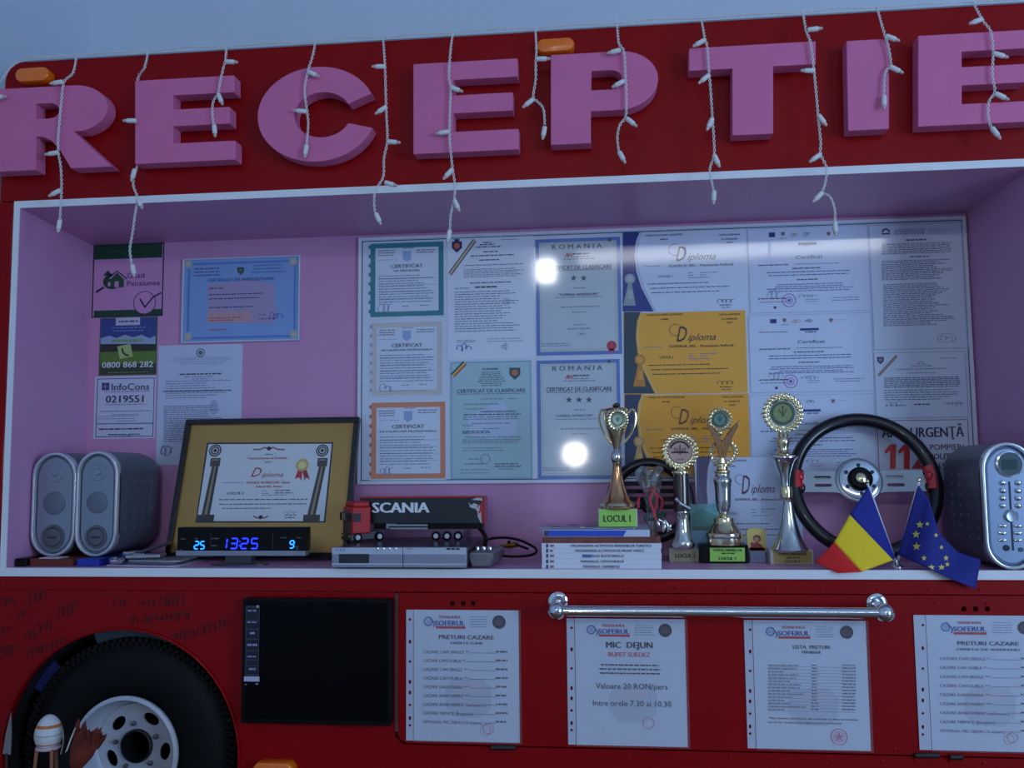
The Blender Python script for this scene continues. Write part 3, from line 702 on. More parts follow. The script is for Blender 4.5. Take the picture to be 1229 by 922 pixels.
# three wide diplomas, the upper one white and blue, the others gold
def diploma(box, paper, band, edge, label, dcol, name='diploma', surf=SB, grp=GB, left=True, rosette=None, tcol=DK):
    u0, v0, u1, v1 = box; w, h = u1 - u0, v1 - v0; U = lambda f: u0 + f * w; V = lambda f: v0 + f * h
    o, p = sheet(name, label, 'diploma', surf, box, paper, grp)
    p.poly([(U(0), V(0)), (U(.135), V(0)), (U(.105), V(.12)), (U(.095), V(.3)), (U(.11), V(.5)), (U(.15), V(.7)), (U(.25), V(1)), (U(0), V(1))], band, 1)
    c = [(.15, 0), (.122, .12), (.112, .3), (.127, .5), (.167, .7), (.265, 1)]
    p.stroke([(U(a), V(b)) for a, b in c], 1.6, edge, 2)
    if rosette:
        ru, rv, rc_ = rosette; p.disc(ru, rv, 6.5, rc_, 3, n=16); p.disc(ru, rv, 4.2, tuple(min(255, x + 28) for x in rc_), 4, n=12)
        p.poly([(ru - 2, rv + 4), (ru + 2, rv + 4), (ru + 7, rv + 32), (ru - 8, rv + 32)], rc_, 2)
        p.poly([(ru - 3, rv + 24), (ru + 4, rv + 24), (ru + 3, rv + 13), (ru - 2, rv + 13)], tuple(min(255, x + 22) for x in rc_), 3)
    p.text(U(.33), V(.035), 'CAMERA DE COMERT SI INDUSTRIE', 2.1, tcol, w=.30 * w, bold=.02); p.line(U(.30), V(.09), U(.37), 1.4, tcol)
    p.text(U(.86), V(.03), 'TOPUL JUDETEAN', 2.1, tcol, w=.17 * w, bold=.02); p.text(U(.86), V(.085), 'AL FIRMELOR', 2.1, tcol, w=.13 * w, bold=.02); p.text(U(.86), V(.13), '2009', 1.8, tcol, w=.05 * w, bold=.02)
    p.disc(U(.42), V(.22), .05 * w, dcol, 2, .046 * w, n=18, a0=60, a1=300)
    p.text(U(.47), V(.27), 'D', .19 * h, dcol, w=.085 * w, shear=.35); p.text(U(.52), V(.31), 'iploma', .085 * h, dcol, w=.23 * w, align='L', shear=.45, bold=.0)
    p.line(U(.17), V(.43), U(.31), .9); p.text(U(.63), V(.415), 'SOFERUL SRL - Pensiunea Soferul', 2.8, tcol, w=.52 * w, bold=.025)
    p.text(U(.345), V(.555), 'LOCUL I', 2.8, tcol, w=.11 * w, bold=.02); p.line(U(.53), V(.515), U(.57), .9); p.line(U(.62), V(.51), U(.76), .9); p.line(U(.53), V(.545), U(.57), .9); p.line(U(.62), V(.54), U(.68), .9); p.line(U(.53), V(.575), U(.7), .9)
    for k, (a, b) in enumerate(((.2, .7), (.22, .86), (.23, .78))): p.line(U(a), V(.655 + .055 * k), U(b), 1.0, tcol)
    p.scribble(U(.76), V(.865), U(.90), 3, tcol, .5); p.line(U(.78), V(.92), U(.88), 1.1, tcol); p.line(U(.80), V(.95), U(.87), .9, tcol); p.build()
    return o
diploma((747.5, 279, 896, 374), (214, 224, 242), (34, 52, 132), (190, 200, 226), 'white diploma with a dark blue curved band on the board', (70, 66, 50), rosette=(756, 335, (150, 164, 168)))
diploma((749, 374.5, 896, 472.5), (250, 176, 48), (40, 66, 74), (226, 200, 120), 'gold diploma with a dark green band just below the white one', (60, 52, 26), rosette=(768, 432, (206, 134, 40)), tcol=(70, 58, 24))
diploma((750, 473.5, 899.5, 572), (252, 172, 34), (38, 56, 92), (226, 206, 140), 'gold diploma with a dark blue band, lowest of the three', (124, 62, 24), rosette=(767, 530, (206, 160, 90)), tcol=(120, 70, 30))

# bluish white course certificates
def course(box, label, head):
    u0, v0, u1, v1 = box; w, h = u1 - u0, v1 - v0; U = lambda f: u0 + f * w; V = lambda f: v0 + f * h
    o, p = sheet('certificate', label, 'certificate', SB, box, (212, 222, 242), GB)
    p.frame(u0 + .5, v0 + .5, u1 - .5, v1 - .5, .6, (176, 190, 222), 1)
    p.rect(U(.17), V(.07), U(.22), V(.125), (30, 44, 120), 2); shield(p, U(.285), V(.085), 2, (60, 66, 100), (150, 120, 100)); p.line(U(.26), V(.14), U(.32), .8)
    p.scribble(U(.36), V(.10), U(.40), 3, (206, 120, 110), .5); p.scribble(U(.46), V(.09), U(.50), 4, (110, 140, 150), .6); shield(p, U(.66), V(.085), 2, (100, 66, 90), (190, 120, 100)); p.line(U(.71), V(.08), U(.78), .6, LG)
    p.rect(U(.41), V(.185), U(.56), V(.215), (34, 54, 130), 2)
    if head: p.line(U(.08), V(.24), U(.31), 1.1); p.line(U(.45), V(.235), U(.54), 1.4, DK)
    else: p.line(U(.45), V(.225), U(.52), .8, (206, 130, 140))
    p.text(U(.5), V(.355), 'Certificat', 4.0, (70, 78, 110), w=.22 * w, bold=.0, shear=.05)
    p.line(U(.08), V(.455), U(.33), 1.2, DK); p.line(U(.38), V(.44), U(.75), .9); p.line(U(.36), V(.49), U(.60), 1.3, DK)
    p.block(U(.15), V(.54), U(.84), V(.575), 2, 1, (84, 90, 160), .1, True); p.line(U(.4), V(.62), U(.57), 1.3, DK); p.block(U(.14), V(.68), U(.87), V(.76), 4, .9, (88, 94, 160), .3, True)
    p.disc(U(.335), V(.86), 8.5, (160, 96, 190), 2, 7.6); p.disc(U(.335), V(.86), 4.5, (160, 96, 190), 2, 3.8); p.star(U(.335), V(.86), 3, (120, 60, 170))
    p.line(U(.08), V(.845), U(.32), 1.3, DK); p.line(U(.09), V(.885), U(.3), .9); p.scribble(U(.16), V(.79), U(.26), 8, GR, .4); p.scribble(U(.42), V(.81), U(.55), 3, GR, .5); p.block(U(.47), V(.85), U(.58), V(.875), 2, .8); p.block(U(.68), V(.83), U(.92), V(.86), 2, 1, GR, .2, True)
    p.disc(U(.22), V(.945), 1.8, (70, 80, 110), 2); p.build()
course((898, 272, 1044, 375), 'bluish white course certificate at the top of a column of three', False)
course((899, 376.5, 1048, 471), 'bluish white course certificate in the middle of a column of three', True)
course((900.5, 473, 1051, 572), 'bluish white course certificate partly behind the big steering wheel', True)
# right-hand column
o, p = sheet('document_sheet', 'white densely typed page with an oval stamp at its foot', 'document', SB, (1045, 268, 1158, 419.5), (212, 222, 240), GB)
p.frame(1045.5, 268.5, 1157.5, 419, .7, (160, 176, 206), 1)
p.disc(1063, 279, 5, (60, 70, 100), 2, 3, a0=0, a1=180); p.rect(1058, 280, 1068, 281.5, (60, 70, 100), 2); p.block(1073, 276.5, 1110, 281, 3, 1.1, GR, .05); p.block(1114, 275, 1138, 281, 4, .6, LG)
p.line(1087, 288.5, 1112, 2, DK); p.block(1058, 294, 1144, 305, 6, 1.1, (120, 128, 158), .05); p.line(1092, 308.5, 1115, 1.4, DK)
p.block(1058, 314, 1146, 336, 11, 1.1, (120, 128, 158), .3); p.block(1060, 342, 1147, 391, 22, 1.1, (120, 128, 158), .35)
p.disc(1136, 406, 11.5, (120, 124, 150), 2, 10.8, ry=6); p.scribble(1129, 406, 1143, 5, (110, 114, 150), .5); p.build()
o, p = sheet('document_sheet', 'white half-page letter with a blue shield above the emergency notice', 'document', SB, (1049.5, 422, 1161, 502), (212, 222, 240), GB)
p.frame(1050, 422.5, 1160.5, 501.5, .7, (160, 176, 206), 1)
shield(p, 1056.5, 432.5, 4, (56, 62, 120), (150, 120, 120)); ribbon(p, 1053, 450, 1075, 426, 1.0, ((60, 66, 100), (214, 180, 130), (80, 60, 60)))
for v, a, b in ((434.5, 1102, 1109), (437, 1100, 1112), (439.5, 1094, 1120), (443.5, 1075, 1136), (448, 1090, 1122)): p.line(a, v, b, 1.1, GR)
p.line(1128, 430, 1149, .8); p.block(1061, 454, 1155, 465, 6, 1.2, (120, 128, 158), .05); p.block(1061, 469, 1156, 480, 5, .9, (96, 104, 134), .3)
p.line(1097, 485.5, 1117, 1.6, DK); p.scribble(1064, 485, 1082, 5, GR, .5); p.scribble(1132, 485, 1155, 5, GR, .5); p.line(1062, 487, 1088, .7); p.line(1136, 484, 1156, .7); p.build()
o, p = sheet('emergency_notice', 'white emergency call notice with large red numerals behind the steering wheel', 'notice', SB, (1053, 503.5, 1164, 576), (212, 220, 236), GB)
p.frame(1053.5, 504, 1163.5, 575.5, .9, (150, 80, 110), 1)
p.text(1107, 519, 'APEL URGEN\u0162\u0102', 12, (40, 44, 70), w=98, bold=.035)
R1 = (214, 40, 48)
for u in (1062, 1078.5): p.poly([(u + 6, 533.5), (u + 13, 533.5), (u + 13, 563), (u + 6, 563)], R1, 3); p.poly([(u - .5, 541), (u + 6, 533.5), (u + 6, 541.5), (u, 545)], R1, 3)
p.text(1095, 548.3, '2', 29.5, R1, w=17, align='L', bold=.05)
p.text(1116, 537, 'POMPIERI', 7, (40, 44, 70), w=40, align='L', bold=.012); p.text(1116, 548, 'POLITIA', 7, (40, 44, 70), w=32, align='L', bold=.02); p.text(1116, 559, 'SALVARE', 7, (40, 44, 70), w=36, align='L', bold=.02); p.build()

# ------------------------------------------------------------------ stickers and papers on the pink wall
SN = WALL(DN)
GRN = (18, 70, 44)
o, p = sheet('wall_sticker', 'square pink and green sticker with a cottage and tick mark', 'sticker', SN, (111.5, 293, 196.5, 380.5), (206, 146, 196), gloss=False)
p.frame(111.5, 293, 196.5, 380.5, 1.3, (26, 34, 60), 2); p.rect(113, 294, 195, 310.5, GRN, 1); p.rect(113, 372, 195, 380, GRN, 1); p.line(127, 302.5, 180, 1.6, (30, 90, 60))
p.disc(135, 338, 11, (26, 70, 50), 2, ry=9); p.poly([(124, 331), (130, 324.5), (135, 331)], (26, 70, 50), 2); p.poly([(131, 335), (141, 325), (151, 335)], (206, 146, 196), 3); p.poly([(133, 335.5), (141, 327.5), (149, 335.5), (149, 345), (133, 345)], (26, 80, 56), 4)
p.rect(138, 338, 143, 345, (206, 146, 196), 5); p.rect(130, 339, 133, 344, (206, 146, 196), 5); p.stroke([(115.5, 351), (125, 345)], 2.4, (26, 34, 60), 2)
p.stroke([(129, 336), (141, 325.5), (153, 335)], 1.2, (26, 34, 60), 5)
p.text(153, 331, 'Gasit', 6, (70, 46, 110), w=22, align='L', bold=.0); p.text(153, 340.5, 'Pensiunea', 6, (70, 46, 110), w=39, align='L')
p.disc(174, 363.5, 13, (206, 146, 196), 3); p.disc(174, 363.5, 13.4, (70, 46, 100), 4, 12.6, n=28); p.stroke([(168.5, 359), (174.5, 369), (184, 357), (194, 351.5)], 1.8, (50, 34, 84), 5); p.build()
o, p = sheet('wall_sticker', 'small landscape sticker with a telephone note and white number', 'sticker', SN, (119.5, 381, 188.5, 450.5), (62, 96, 30))
p.rect(121, 382, 187.5, 413, (34, 66, 140), 1); p.poly([(121, 406), (132, 403), (140, 406), (150, 402), (160, 405), (170, 402), (180, 406), (187, 403), (187, 413), (121, 413)], (150, 176, 206), 2)
p.rect(121, 413, 187.5, 422, (24, 34, 20), 1); p.rect(121, 422, 187.5, 437, (88, 130, 30), 1); p.rect(121, 437, 187.5, 449, (34, 56, 20), 1)
p.rect(139.5, 381.5, 168.5, 390.5, (196, 202, 214), 3); p.line(143, 386.2, 166, 2.2, (80, 90, 150), 4); p.line(134, 394, 176, 1, (120, 150, 210)); p.line(136, 397.5, 174, 1, (120, 150, 210))
p.line(135, 409.5, 172, 3, (130, 170, 90), 4)
p.poly([(141, 416), (157, 413), (160, 428), (144, 431)], (170, 200, 120), 3); p.stroke([(147, 418), (148, 423), (151, 426), (155, 427)], 2.2, (40, 66, 30), 4)
p.text(153.5, 437.8, '0800 868 282', 6.6, (226, 230, 236), w=61, bold=.02, layer=4); p.line(130, 447.5, 178, .9, (120, 140, 90)); p.build()
o, p = sheet('wall_sticker', 'white information sticker with a long blue number, lowest of three', 'sticker', SN, (113, 451.5, 186.5, 526.5), (206, 212, 232))
p.frame(116, 454, 185, 524.5, .8, (56, 62, 110), 1); p.line(117, 509, 185, .8, (56, 62, 110), solid=True)
p.rect(122.5, 459.5, 131.5, 468.5, (56, 66, 120), 2); p.stroke([(124, 464), (130, 464)], .8, (150, 160, 200), 3); p.stroke([(127, 460), (127, 468)], .8, (150, 160, 200), 3)
p.text(157, 464.3, 'InfoCons', 7.6, (40, 46, 92), w=45, bold=.01); p.text(150, 479, '0219551', 8, (40, 46, 92), w=45, bold=.02); p.line(126, 470.5, 180, .8); p.line(127, 486, 178, .8)
p.line(121, 494, 182, .9); p.line(135, 498, 168, .8); p.block(119, 500, 165, 503, 2, .8); p.line(139, 505.5, 164, .8); p.line(119, 515.3, 172, 1.5, (46, 52, 90)); p.text(149, 521.2, 'www.anpc.gov.ro', 2.8, (46, 52, 90), w=38, bold=.02); p.build()
# blue framed certificate on the pink wall
SBC = WALL(DN - .004)
a0, b0, a1, b1 = SBC.rect(218.5, 308.5, 360, 410.5)
bc = thing('framed_certificate', 'blue certificate with pink text field in a thin white frame', 'certificate', SBC.w((a0 + a1) / 2, b0))
fm = mat('frame_pale', (196, 204, 224), .4, coat=.5)
for q in ((a0, a0 + .004, b0, b1), (a1 - .004, a1, b0, b1), (a0 + .004, a1 - .004, b0, b0 + .004), (a0 + .004, a1 - .004, b1 - .004, b1)):
    MB().box(q[0], q[1], DN - .007, DN - .0003, q[2], q[3]).build('frame_strip', fm, bc, bevel=.0008)
MB().box(a0 + .004, a1 - .004, DN - .004, DN - .0003, b0 + .004, b1 - .004).build('paper', mat('paper_blue', (128, 164, 218), .5, coat=.8, crough=.1, var=.04, vscale=10), bc)
p = Print(SBC, bc)
p.frame(225, 314, 355, 406, 2.5, (84, 130, 200), 1)
for u, v in ((226, 317), (352, 314), (226, 404), (352.5, 401)): p.disc(u, v, 5, (170, 176, 176), 2); p.disc(u, v, 2.2, (200, 190, 160), 3)
p.poly([(249, 342), (300, 336), (329, 341), (330, 366), (334, 372), (328, 388), (300, 388), (249, 387)], (168, 152, 190), 1); p.rect(249, 374, 302, 387, (196, 150, 160), 2)
p.block(233, 323, 264, 331, 3, 1.5, (70, 96, 156), .1, True); p.block(300, 319, 344, 327, 3, 1.2, (80, 112, 172), .2, True); shield(p, 289, 325, 4, (30, 60, 60), (70, 110, 60))
p.text(289, 335.5, 'CERTIFICAT DE INREGISTRARE', 3.6, (44, 70, 140), w=80, bold=.01)
for v, a, b in ((346.5, 251, 270), (354, 251, 318), (359, 251, 311), (369.5, 251, 304)): p.line(a, v, b, 1.1, (50, 50, 96))
for v, a, b in ((382, 251, 292), (385, 251, 280), (396, 251, 272)): p.line(a, v, b, 1.2, (190, 84, 84))
p.line(311, 378, 320, 1, DK); p.line(310, 383, 331, 1, DK); p.scribble(324, 379, 340, 6, (50, 80, 190), .6); p.build()
# plain white letter, tucked behind the framed diploma
o, p = sheet('document_sheet', 'white letter with a round emblem, half hidden behind the framed diploma', 'document', SN, (189, 414, 290, 558), (200, 208, 230))
p.disc(241, 423.5, 5, (70, 80, 110), 2, 4); p.disc(241, 423.5, 2.5, (90, 100, 120), 2); p.block(203, 430, 282, 437, 4, .8, LG, .4, True); p.line(216, 449.5, 266, 1.5, DK); p.line(222, 452.5, 256, 1); p.line(230, 455, 250, .8)
p.block(199, 458, 278, 478, 8, .9, GR, .4); p.line(196, 470, 280, 1.2, (60, 66, 100)); p.block(197, 488, 272, 530, 18, .9, (112, 120, 156), .3); p.disc(257, 489, 5, (170, 180, 212), 1, ry=9); p.scribble(194, 541, 208, 9, (80, 90, 140), .7); p.disc(200, 541, 6, (110, 120, 160), 2, 5.3); p.build()
# ------------------------------------------------------------------ things on the shelf
def ZP(u, v, Y): return P(u, v, Y).z
def XP(u, v, Y): return P(u, v, Y).x

def stadium(xc, z0, z1, hw, n=12):
    r = hw; out = [(xc + r * math.cos(t), z1 - r + r * math.sin(t)) for t in [math.pi * i / n for i in range(n + 1)]]
    return out + [(xc + r * math.cos(t), z0 + r + r * math.sin(t)) for t in [math.pi + math.pi * i / n for i in range(n + 1)]]
def inset(lp, xc, zc, d, hw, hh):
    return [(xc + (x - xc) * (hw - d) / hw, zc + (z - zc) * (hh - d) / hh) for x, z in lp]
def pod(root, xc, z0, z1, hw, y0, y1, bodym, rimm, facem):
    """oval-fronted hi-fi body: squarish rear shell, raised oval rim and recessed face"""
    zc = (z0 + z1) / 2; hh = (z1 - z0) / 2; lp = stadium(xc, z0, z1, hw)
    vs, n = [], len(lp); mb = MB()
    def ring(y, k, dz): return [(xc + (x - xc) * k, y, zc + (z - zc) * (1 - dz / hh)) for x, z in lp]
    rings = [ring(y0 + .010, 1.0, 0.0), ring(y0 + .04, 1.0, .001), ring(y1 - .03, .99, .002), ring(y1, .93, .008)]
    mb.add([p for R in rings for p in R], [(i * n + k, i * n + (k + 1) % n, (i + 1) * n + (k + 1) % n, (i + 1) * n + k) for i in range(3) for k in range(n)] + [tuple(3 * n + k for k in range(n))] + [tuple(range(n))])
    body = mb.build('body', bodym, root, smooth=True)
    vs2, fs2 = fill2d([lp, inset(lp, xc, zc, .006, hw, hh)], .014, .002)
    MB().add([(p.x, y0 + .007 - p.z, p.y) for p in vs2], fs2).build('oval_rim', rimm, root, smooth=True)
    face = inset(lp, xc, zc, .007, hw, hh)
    f2 = inset(face, xc, zc, .006, hw, hh)
    mb = MB(); n = len(face)
    mb.add([(x, y0 + .009, z) for x, z in face] + [(x, y0 + .003, z) for x, z in f2], [(k, (k + 1) % n, n + (k + 1) % n, n + k) for k in range(n)] + [tuple(n + k for k in range(n))])
    mb.build('front_panel', facem, root, smooth=True)
    return body
BODYM = mat('pod_body', (98, 106, 116), .38, metal=.35, var=.05)
RIMM = mat('pod_rim', (206, 210, 216), .22, metal=.6)
FACEM = mat('pod_face', (150, 158, 170), .3, metal=.55, var=.03, vscale=8)
CONE = mat('speaker_cone', (112, 120, 132), .5, metal=.3)
def speaker(u0, u1, v0, v1, label):
    y0, y1 = .070, .262
    s_ = WALL(y0); a0, b0, a1, b1 = s_.rect(u0, v0, u1, v1); xc = (a0 + a1) / 2; hw = (a1 - a0) / 2
    r = thing('speaker', label, 'speaker', (xc, (y0 + y1) / 2, b0), 'pair of silver speakers')
    body = pod(r, xc, b0, b1, hw, y0, y1, BODYM, RIMM, FACEM)
    h = b1 - b0
    def disc(z, rad, prof, m, nm, smooth=True): return MB().lathe((xc, y0 + .003, z), prof, 28, (0, -1, 0)).build(nm, m, r, smooth=smooth)
    disc(b0 + .51 * h, hw * .55, [(hw * .50, 0), (hw * .49, .0022), (hw * .44, .003), (hw * .2, .0045), (0, .005)], CONE, 'mid_driver')
    d = disc(b0 + .185 * h, hw * .5, [(hw * .54, 0), (hw * .52, .003), (hw * .43, .003), (hw * .40, .001), (hw * .36, .004), (0, .006)], mat('driver_ring', (104, 106, 112), .4, metal=.4), 'bass_driver')
    t = disc(b0 + .80 * h, hw * .4, [(hw * .40, 0), (hw * .38, .0015), (hw * .16, .0012), (hw * .13, .004), (0, .005)], FACEM, 'tweeter')
    pr = Print(WALL(y0 - .0036), r, gloss=False); pr.line(*(lambda q: (q - 6, (v1 - .185 * (v1 - v0)), q + 4, 1.6))((u0 + u1) / 2 - 1), (40, 40, 46)); pr.build()
    for k in range(6):                             # moulded ribs down the right flank
        z = b0 + h * (.24 + .09 * k)
        for j in range(4):
            y = y0 + .035 + j * .037
            MB().box(xc + hw - .0015, xc + hw + .0016, y, y + .018, z, z + .006).build('side_rib', BODYM, r, bevel=.0006)
    return r
speaker(38, 90.5, 543, 668.5, 'silver oval-fronted speaker standing on the red book')
speaker(91, 140.5, 541.5, 668.5, 'silver oval-fronted speaker standing on the blue box')
# flat things under the speakers
def flat(name, label, cat, u0, u1, y0, y1, z0, z1, m, pm=None, grp=None, skew=0.0):
    x0, x1 = XP(u0, 675, y0), XP(u1, 675, y0)
    r = thing(name, label, cat, ((x0 + x1) / 2, (y0 + y1) / 2, z0), grp)
    t = min(.0012, (z1 - z0) * .2)
    MB().box(x0, x1, y0, y1, z1 - t, z1).build('cover', m, r); MB().box(x0, x1, y0, y1, z0, z0 + t).build('cover', m, r)
    MB().box(x0, x0 + t, y0, y1, z0 + t, z1 - t).build('spine', m, r)
    MB().box(x0 + t, x1 - .002, y0 + .0015, y1 - .0015, z0 + t, z1 - t).build('pages', pm or mat('page_edges', (206, 204, 200), .8, var=.06, vscale=300), r)
    return r
zsp = P(64, 668.5, .07).z - .0005
bx0 = XLi + .003; bx1 = XP(36, 675, .03) - .002
MB_ = MB().box(bx0, bx1, .022, .13, ZS + .0005, ZS + .017)
bb = thing('black_box', 'small flat black box in the corner beside the speakers', 'box', ((bx0 + bx1) / 2, .08, ZS))
MB_.build('body', BLACK, bb, bevel=.003); MB().box(bx0 + .004, bx1 - .004, .0205, .0222, ZS + .004, ZS + .007).build('slot', DARK, bb)
flat('book', 'dark red book lying under the speaker nearest the corner', 'book', 36, 88, .030, .25, ZS + .0005, zsp, mat('dark_red_cover', (120, 44, 34), .5, var=.1), mat('dark_pages', (110, 50, 40), .8))
flat('box', 'flat blue box lying under the speaker beside the diploma', 'box', 92, 119.5, .030, .25, ZS + .0005, zsp, mat('blue_card', (30, 52, 150), .5), mat('blue_card2', (30, 56, 170), .5))
r = thing('paper_slip', 'small pale slip of card lying before the speaker on the red book', 'card', (XP(60, 670, .05), .05, zsp))
MB().box(XP(48, 671, .035), XP(72, 671, .035), .032, .066, zsp + .0003, zsp + .0022).build('card', mat('slip', (206, 190, 206), .6), r)
# brochures fanned out
for k, (u0, u1, y0, dz, c, lab) in enumerate(((122, 213, .012, 0, (186, 182, 196), 'pale magazine at the bottom of the pile beside the speakers'),
                                             (130, 208, .028, .0035, (78, 80, 90), 'dark magazine in the middle of the pile beside the speakers'),
                                             (148, 214, .045, .0068, (166, 172, 186), 'grey brochure on top of the pile beside the speakers'))):
    x0, x1 = XP(u0, 676, y0), XP(u1, 676, y0); m = MB()
    m.prism([(x0, y0 + .02, ZS + .0004 + dz), (x1 - .02, y0, ZS + .0004 + dz), (x1, y0 + .01, ZS + .0004 + dz), (x1 - .005, y0 + .17, ZS + .0004 + dz), (x0 + .015, y0 + .18, ZS + .0004 + dz)], (0, 0, .0030))
    tag(m.build('magazine', mat('mag_%d' % k, c, .35, coat=.5, var=.12, vscale=60)), lab, 'magazine', 'magazines beside the speakers')
# silver folding phone lying on the magazines
a, b = P(152, 665, .075), P(196, 652, .105); d = (b - a)
r = thing('mobile_phone', 'slim silver folding phone leaning open on the magazines', 'phone', (a + b) / 2 - Vector((0, 0, .012)))
zz = ZS + .0115
MB().obox(((a.x + b.x) / 2, .095, zz + .005), (d.x / 2, .012, .0), (-.004, .024, 0), (0, 0, .0042)).build('base_half', SILVER, r, bevel=.003)
MB().obox(((a.x + b.x) / 2 + .004, .118, zz + .019), (d.x / 2, .012, .011), (-.004, .02, 0), (0, 0, .0036)).build('lid_half', mat('phone_dark', (70, 76, 86), .3, metal=.5), r, bevel=.003)
MB().tube([(a.x - .002, .07, zz + .010), (a.x + .010, .105, zz + .010)], .006, 12).build('hinge_barrel', CHROME, r, smooth=True)
for k in range(4): MB().lathe((a.x + .016 + .006 * k, .076 + .002 * k, zz + .0092), [(.0022, 0), (.0022, .0012), (0, .0015)], 10).build('key', mat('white_key', (214, 220, 226), .4), r)
r = thing('computer_mouse', 'small glossy silver mouse in front of the blue box', 'mouse', (XP(140, 673, .04), .035, ZS + .0036))
mm = Matrix.Rotation(.5, 3, 'Z')
MB().ball((XP(140, 673, .035), .035, ZS + .012), .016, .026, .0085, 18, 10, mm).build('shell', CHROME, r, smooth=True)
MB().tube([(XP(140, 673, .035), .035 - .02, ZS + .0165), (XP(140, 673, .035), .035 + .0, ZS + .021)], .0011, 6).build('button_seam', BLACK, r)

# ------------------------------------------------------------------ framed diploma
fb = .152; fbot = Vector((XP(309, 668, fb), fb, ZS + .0045)); fup = Vector((0, .078, .268)).normalized()
SF = Surf(fbot, (1, 0, 0), fup)
fl_, _, fr_, _ = SF.rect(203, 585, 426, 586); ft = SF.ab(325, 503)[1]
fl_ = SF.ab(212, 585)[0]; fr_ = SF.ab(425, 585)[0]
fd = thing('framed_diploma', 'black framed diploma with wide gold mount leaning against the wall', 'framed diploma', fbot)
FT = .016
def fbox(a0, a1, b0, b1, t0, t1, nm, m, bev=0.0):
    c = SF.w((a0 + a1) / 2, (b0 + b1) / 2, (t0 + t1) / 2)
    return MB().obox(c, SF.x * ((a1 - a0) / 2), SF.z * ((b1 - b0) / 2), SF.n * ((t1 - t0) / 2)).build(nm, m, fd, bevel=bev)
FRM = mat('black_frame', (16, 15, 16), .3, coat=.3)
bw = .0125
for q in ((fl_, fr_, 0, bw), (fl_, fr_, ft - bw, ft), (fl_, fl_ + bw, bw, ft - bw), (fr_ - bw, fr_, bw, ft - bw)): fbox(*q, -FT + .008, .008, 'frame_bar', FRM, .0015)
fbox(fl_ + bw, fr_ - bw, bw, ft - bw, -FT + .009, 0, 'gold_mount', mat('gold_mount', (196, 152, 86), .34, metal=.5, var=.12, vscale=5))
p = Print(SF, fd, 0.0)
DG = [(248.5, 531.5), (400, 531), (390.5, 627.5), (234.5, 627.5)]
p.poly(DG, (20, 20, 24), 0)
def ins(q, t):
    cu, cv = sum(x for x, _ in q) / 4, sum(y for _, y in q) / 4
    return [(x + (t if x < cu else -t), y + (t if y < cv else -t)) for x, y in q]
p.poly(ins(DG, 1.8), (214, 218, 220), 1)
for (ut, ub) in ((258.5, 247), (387, 374)):     # two printed columns with round emblems
    p.poly([(ut - 4, 560), (ut + 4, 560), (ub + 5, 618), (ub - 5, 618)], (66, 54, 44), 2); p.poly([(ut - 1, 560), (ut + 1, 560), (ub + 1.5, 618), (ub - 1.5, 618)], (150, 132, 104), 3)
    p.rect(ut - 6, 550, ut + 6, 560, (74, 64, 54), 2); p.rect(ub - 10, 618, ub + 10, 626, (58, 46, 36), 2); p.disc(ut, 541, 7.5, (30, 30, 32), 2); p.disc(ut, 541, 6, (196, 196, 190), 3, 5); p.disc(ut, 541, 3.5, (196, 196, 190), 3, 2); p.rect(ut - 4, 551.5, ut + 4, 553, (150, 132, 104), 3)
for s in (-1, 1): p.stroke([(323, 540), (323 + s * 5, 537), (323 + s * 10, 539.5), (323 + s * 19, 540)], 1.4, (130, 40, 40), 3)
p.disc(323, 538.5, 2.5, (60, 30, 30), 3)
p.text(322.5, 545.5, 'ofera', 2, (40, 40, 60), w=10, bold=.02); p.text(321, 550, 'Topul Judetean al Firmelor', 2.8, (190, 40, 44), w=48, bold=.025); p.text(321.5, 554.8, '2010', 2, (40, 40, 60), w=7, bold=.02)
p.text(308, 567, 'D', 11, (170, 30, 40), w=12, shear=.35); p.text(314, 570, 'iploma', 5.6, (170, 30, 40), w=26, align='L', shear=.45)
p.line(267, 579.5, 292, .9, GR); p.text(322, 579.3, 'SOFERUL NORDICUM - Buzau', 2.7, (196, 40, 44), w=52, bold=.03); p.text(322.5, 584, 'Soferul SRL, Buzau', 2.4, (196, 40, 44), w=31, bold=.03)
p.text(282.5, 592.3, 'LOCUL I', 2.9, (30, 34, 60), w=19, bold=.03); p.block(314, 589.5, 323, 592.5, 2, 1); p.block(330, 589, 353, 592, 2, 1.1, (80, 84, 110)); p.line(314, 594.5, 344, .9)
p.line(263, 600, 369, 1.1, DK); p.line(263, 605.5, 368, 1.1, DK); p.line(267, 610.5, 325, 1, DK); p.line(342, 618.5, 356, 1, DK); p.scribble(340, 616, 357, 3, GR, .5); p.line(342, 621.5, 354, 1.2, DK)
for s in (-1, 1): p.stroke([(313, 620.5), (313 + s * 4, 622), (313 + s * 9, 619.5)], 1.4, (130, 40, 40), 3)
p.disc(313, 621, 2.4, (60, 30, 30), 3)
p.disc(363, 558.5, 7.6, (206, 176, 90), 4); p.disc(363, 558.5, 4.8, (230, 214, 150), 5)
p.poly([(358, 564), (363, 565), (362, 577), (359, 573), (354, 575)], (190, 34, 44), 3); p.poly([(363, 565), (368, 564), (372, 576), (367.5, 573), (366, 577.5)], (170, 28, 38), 3); p.build()

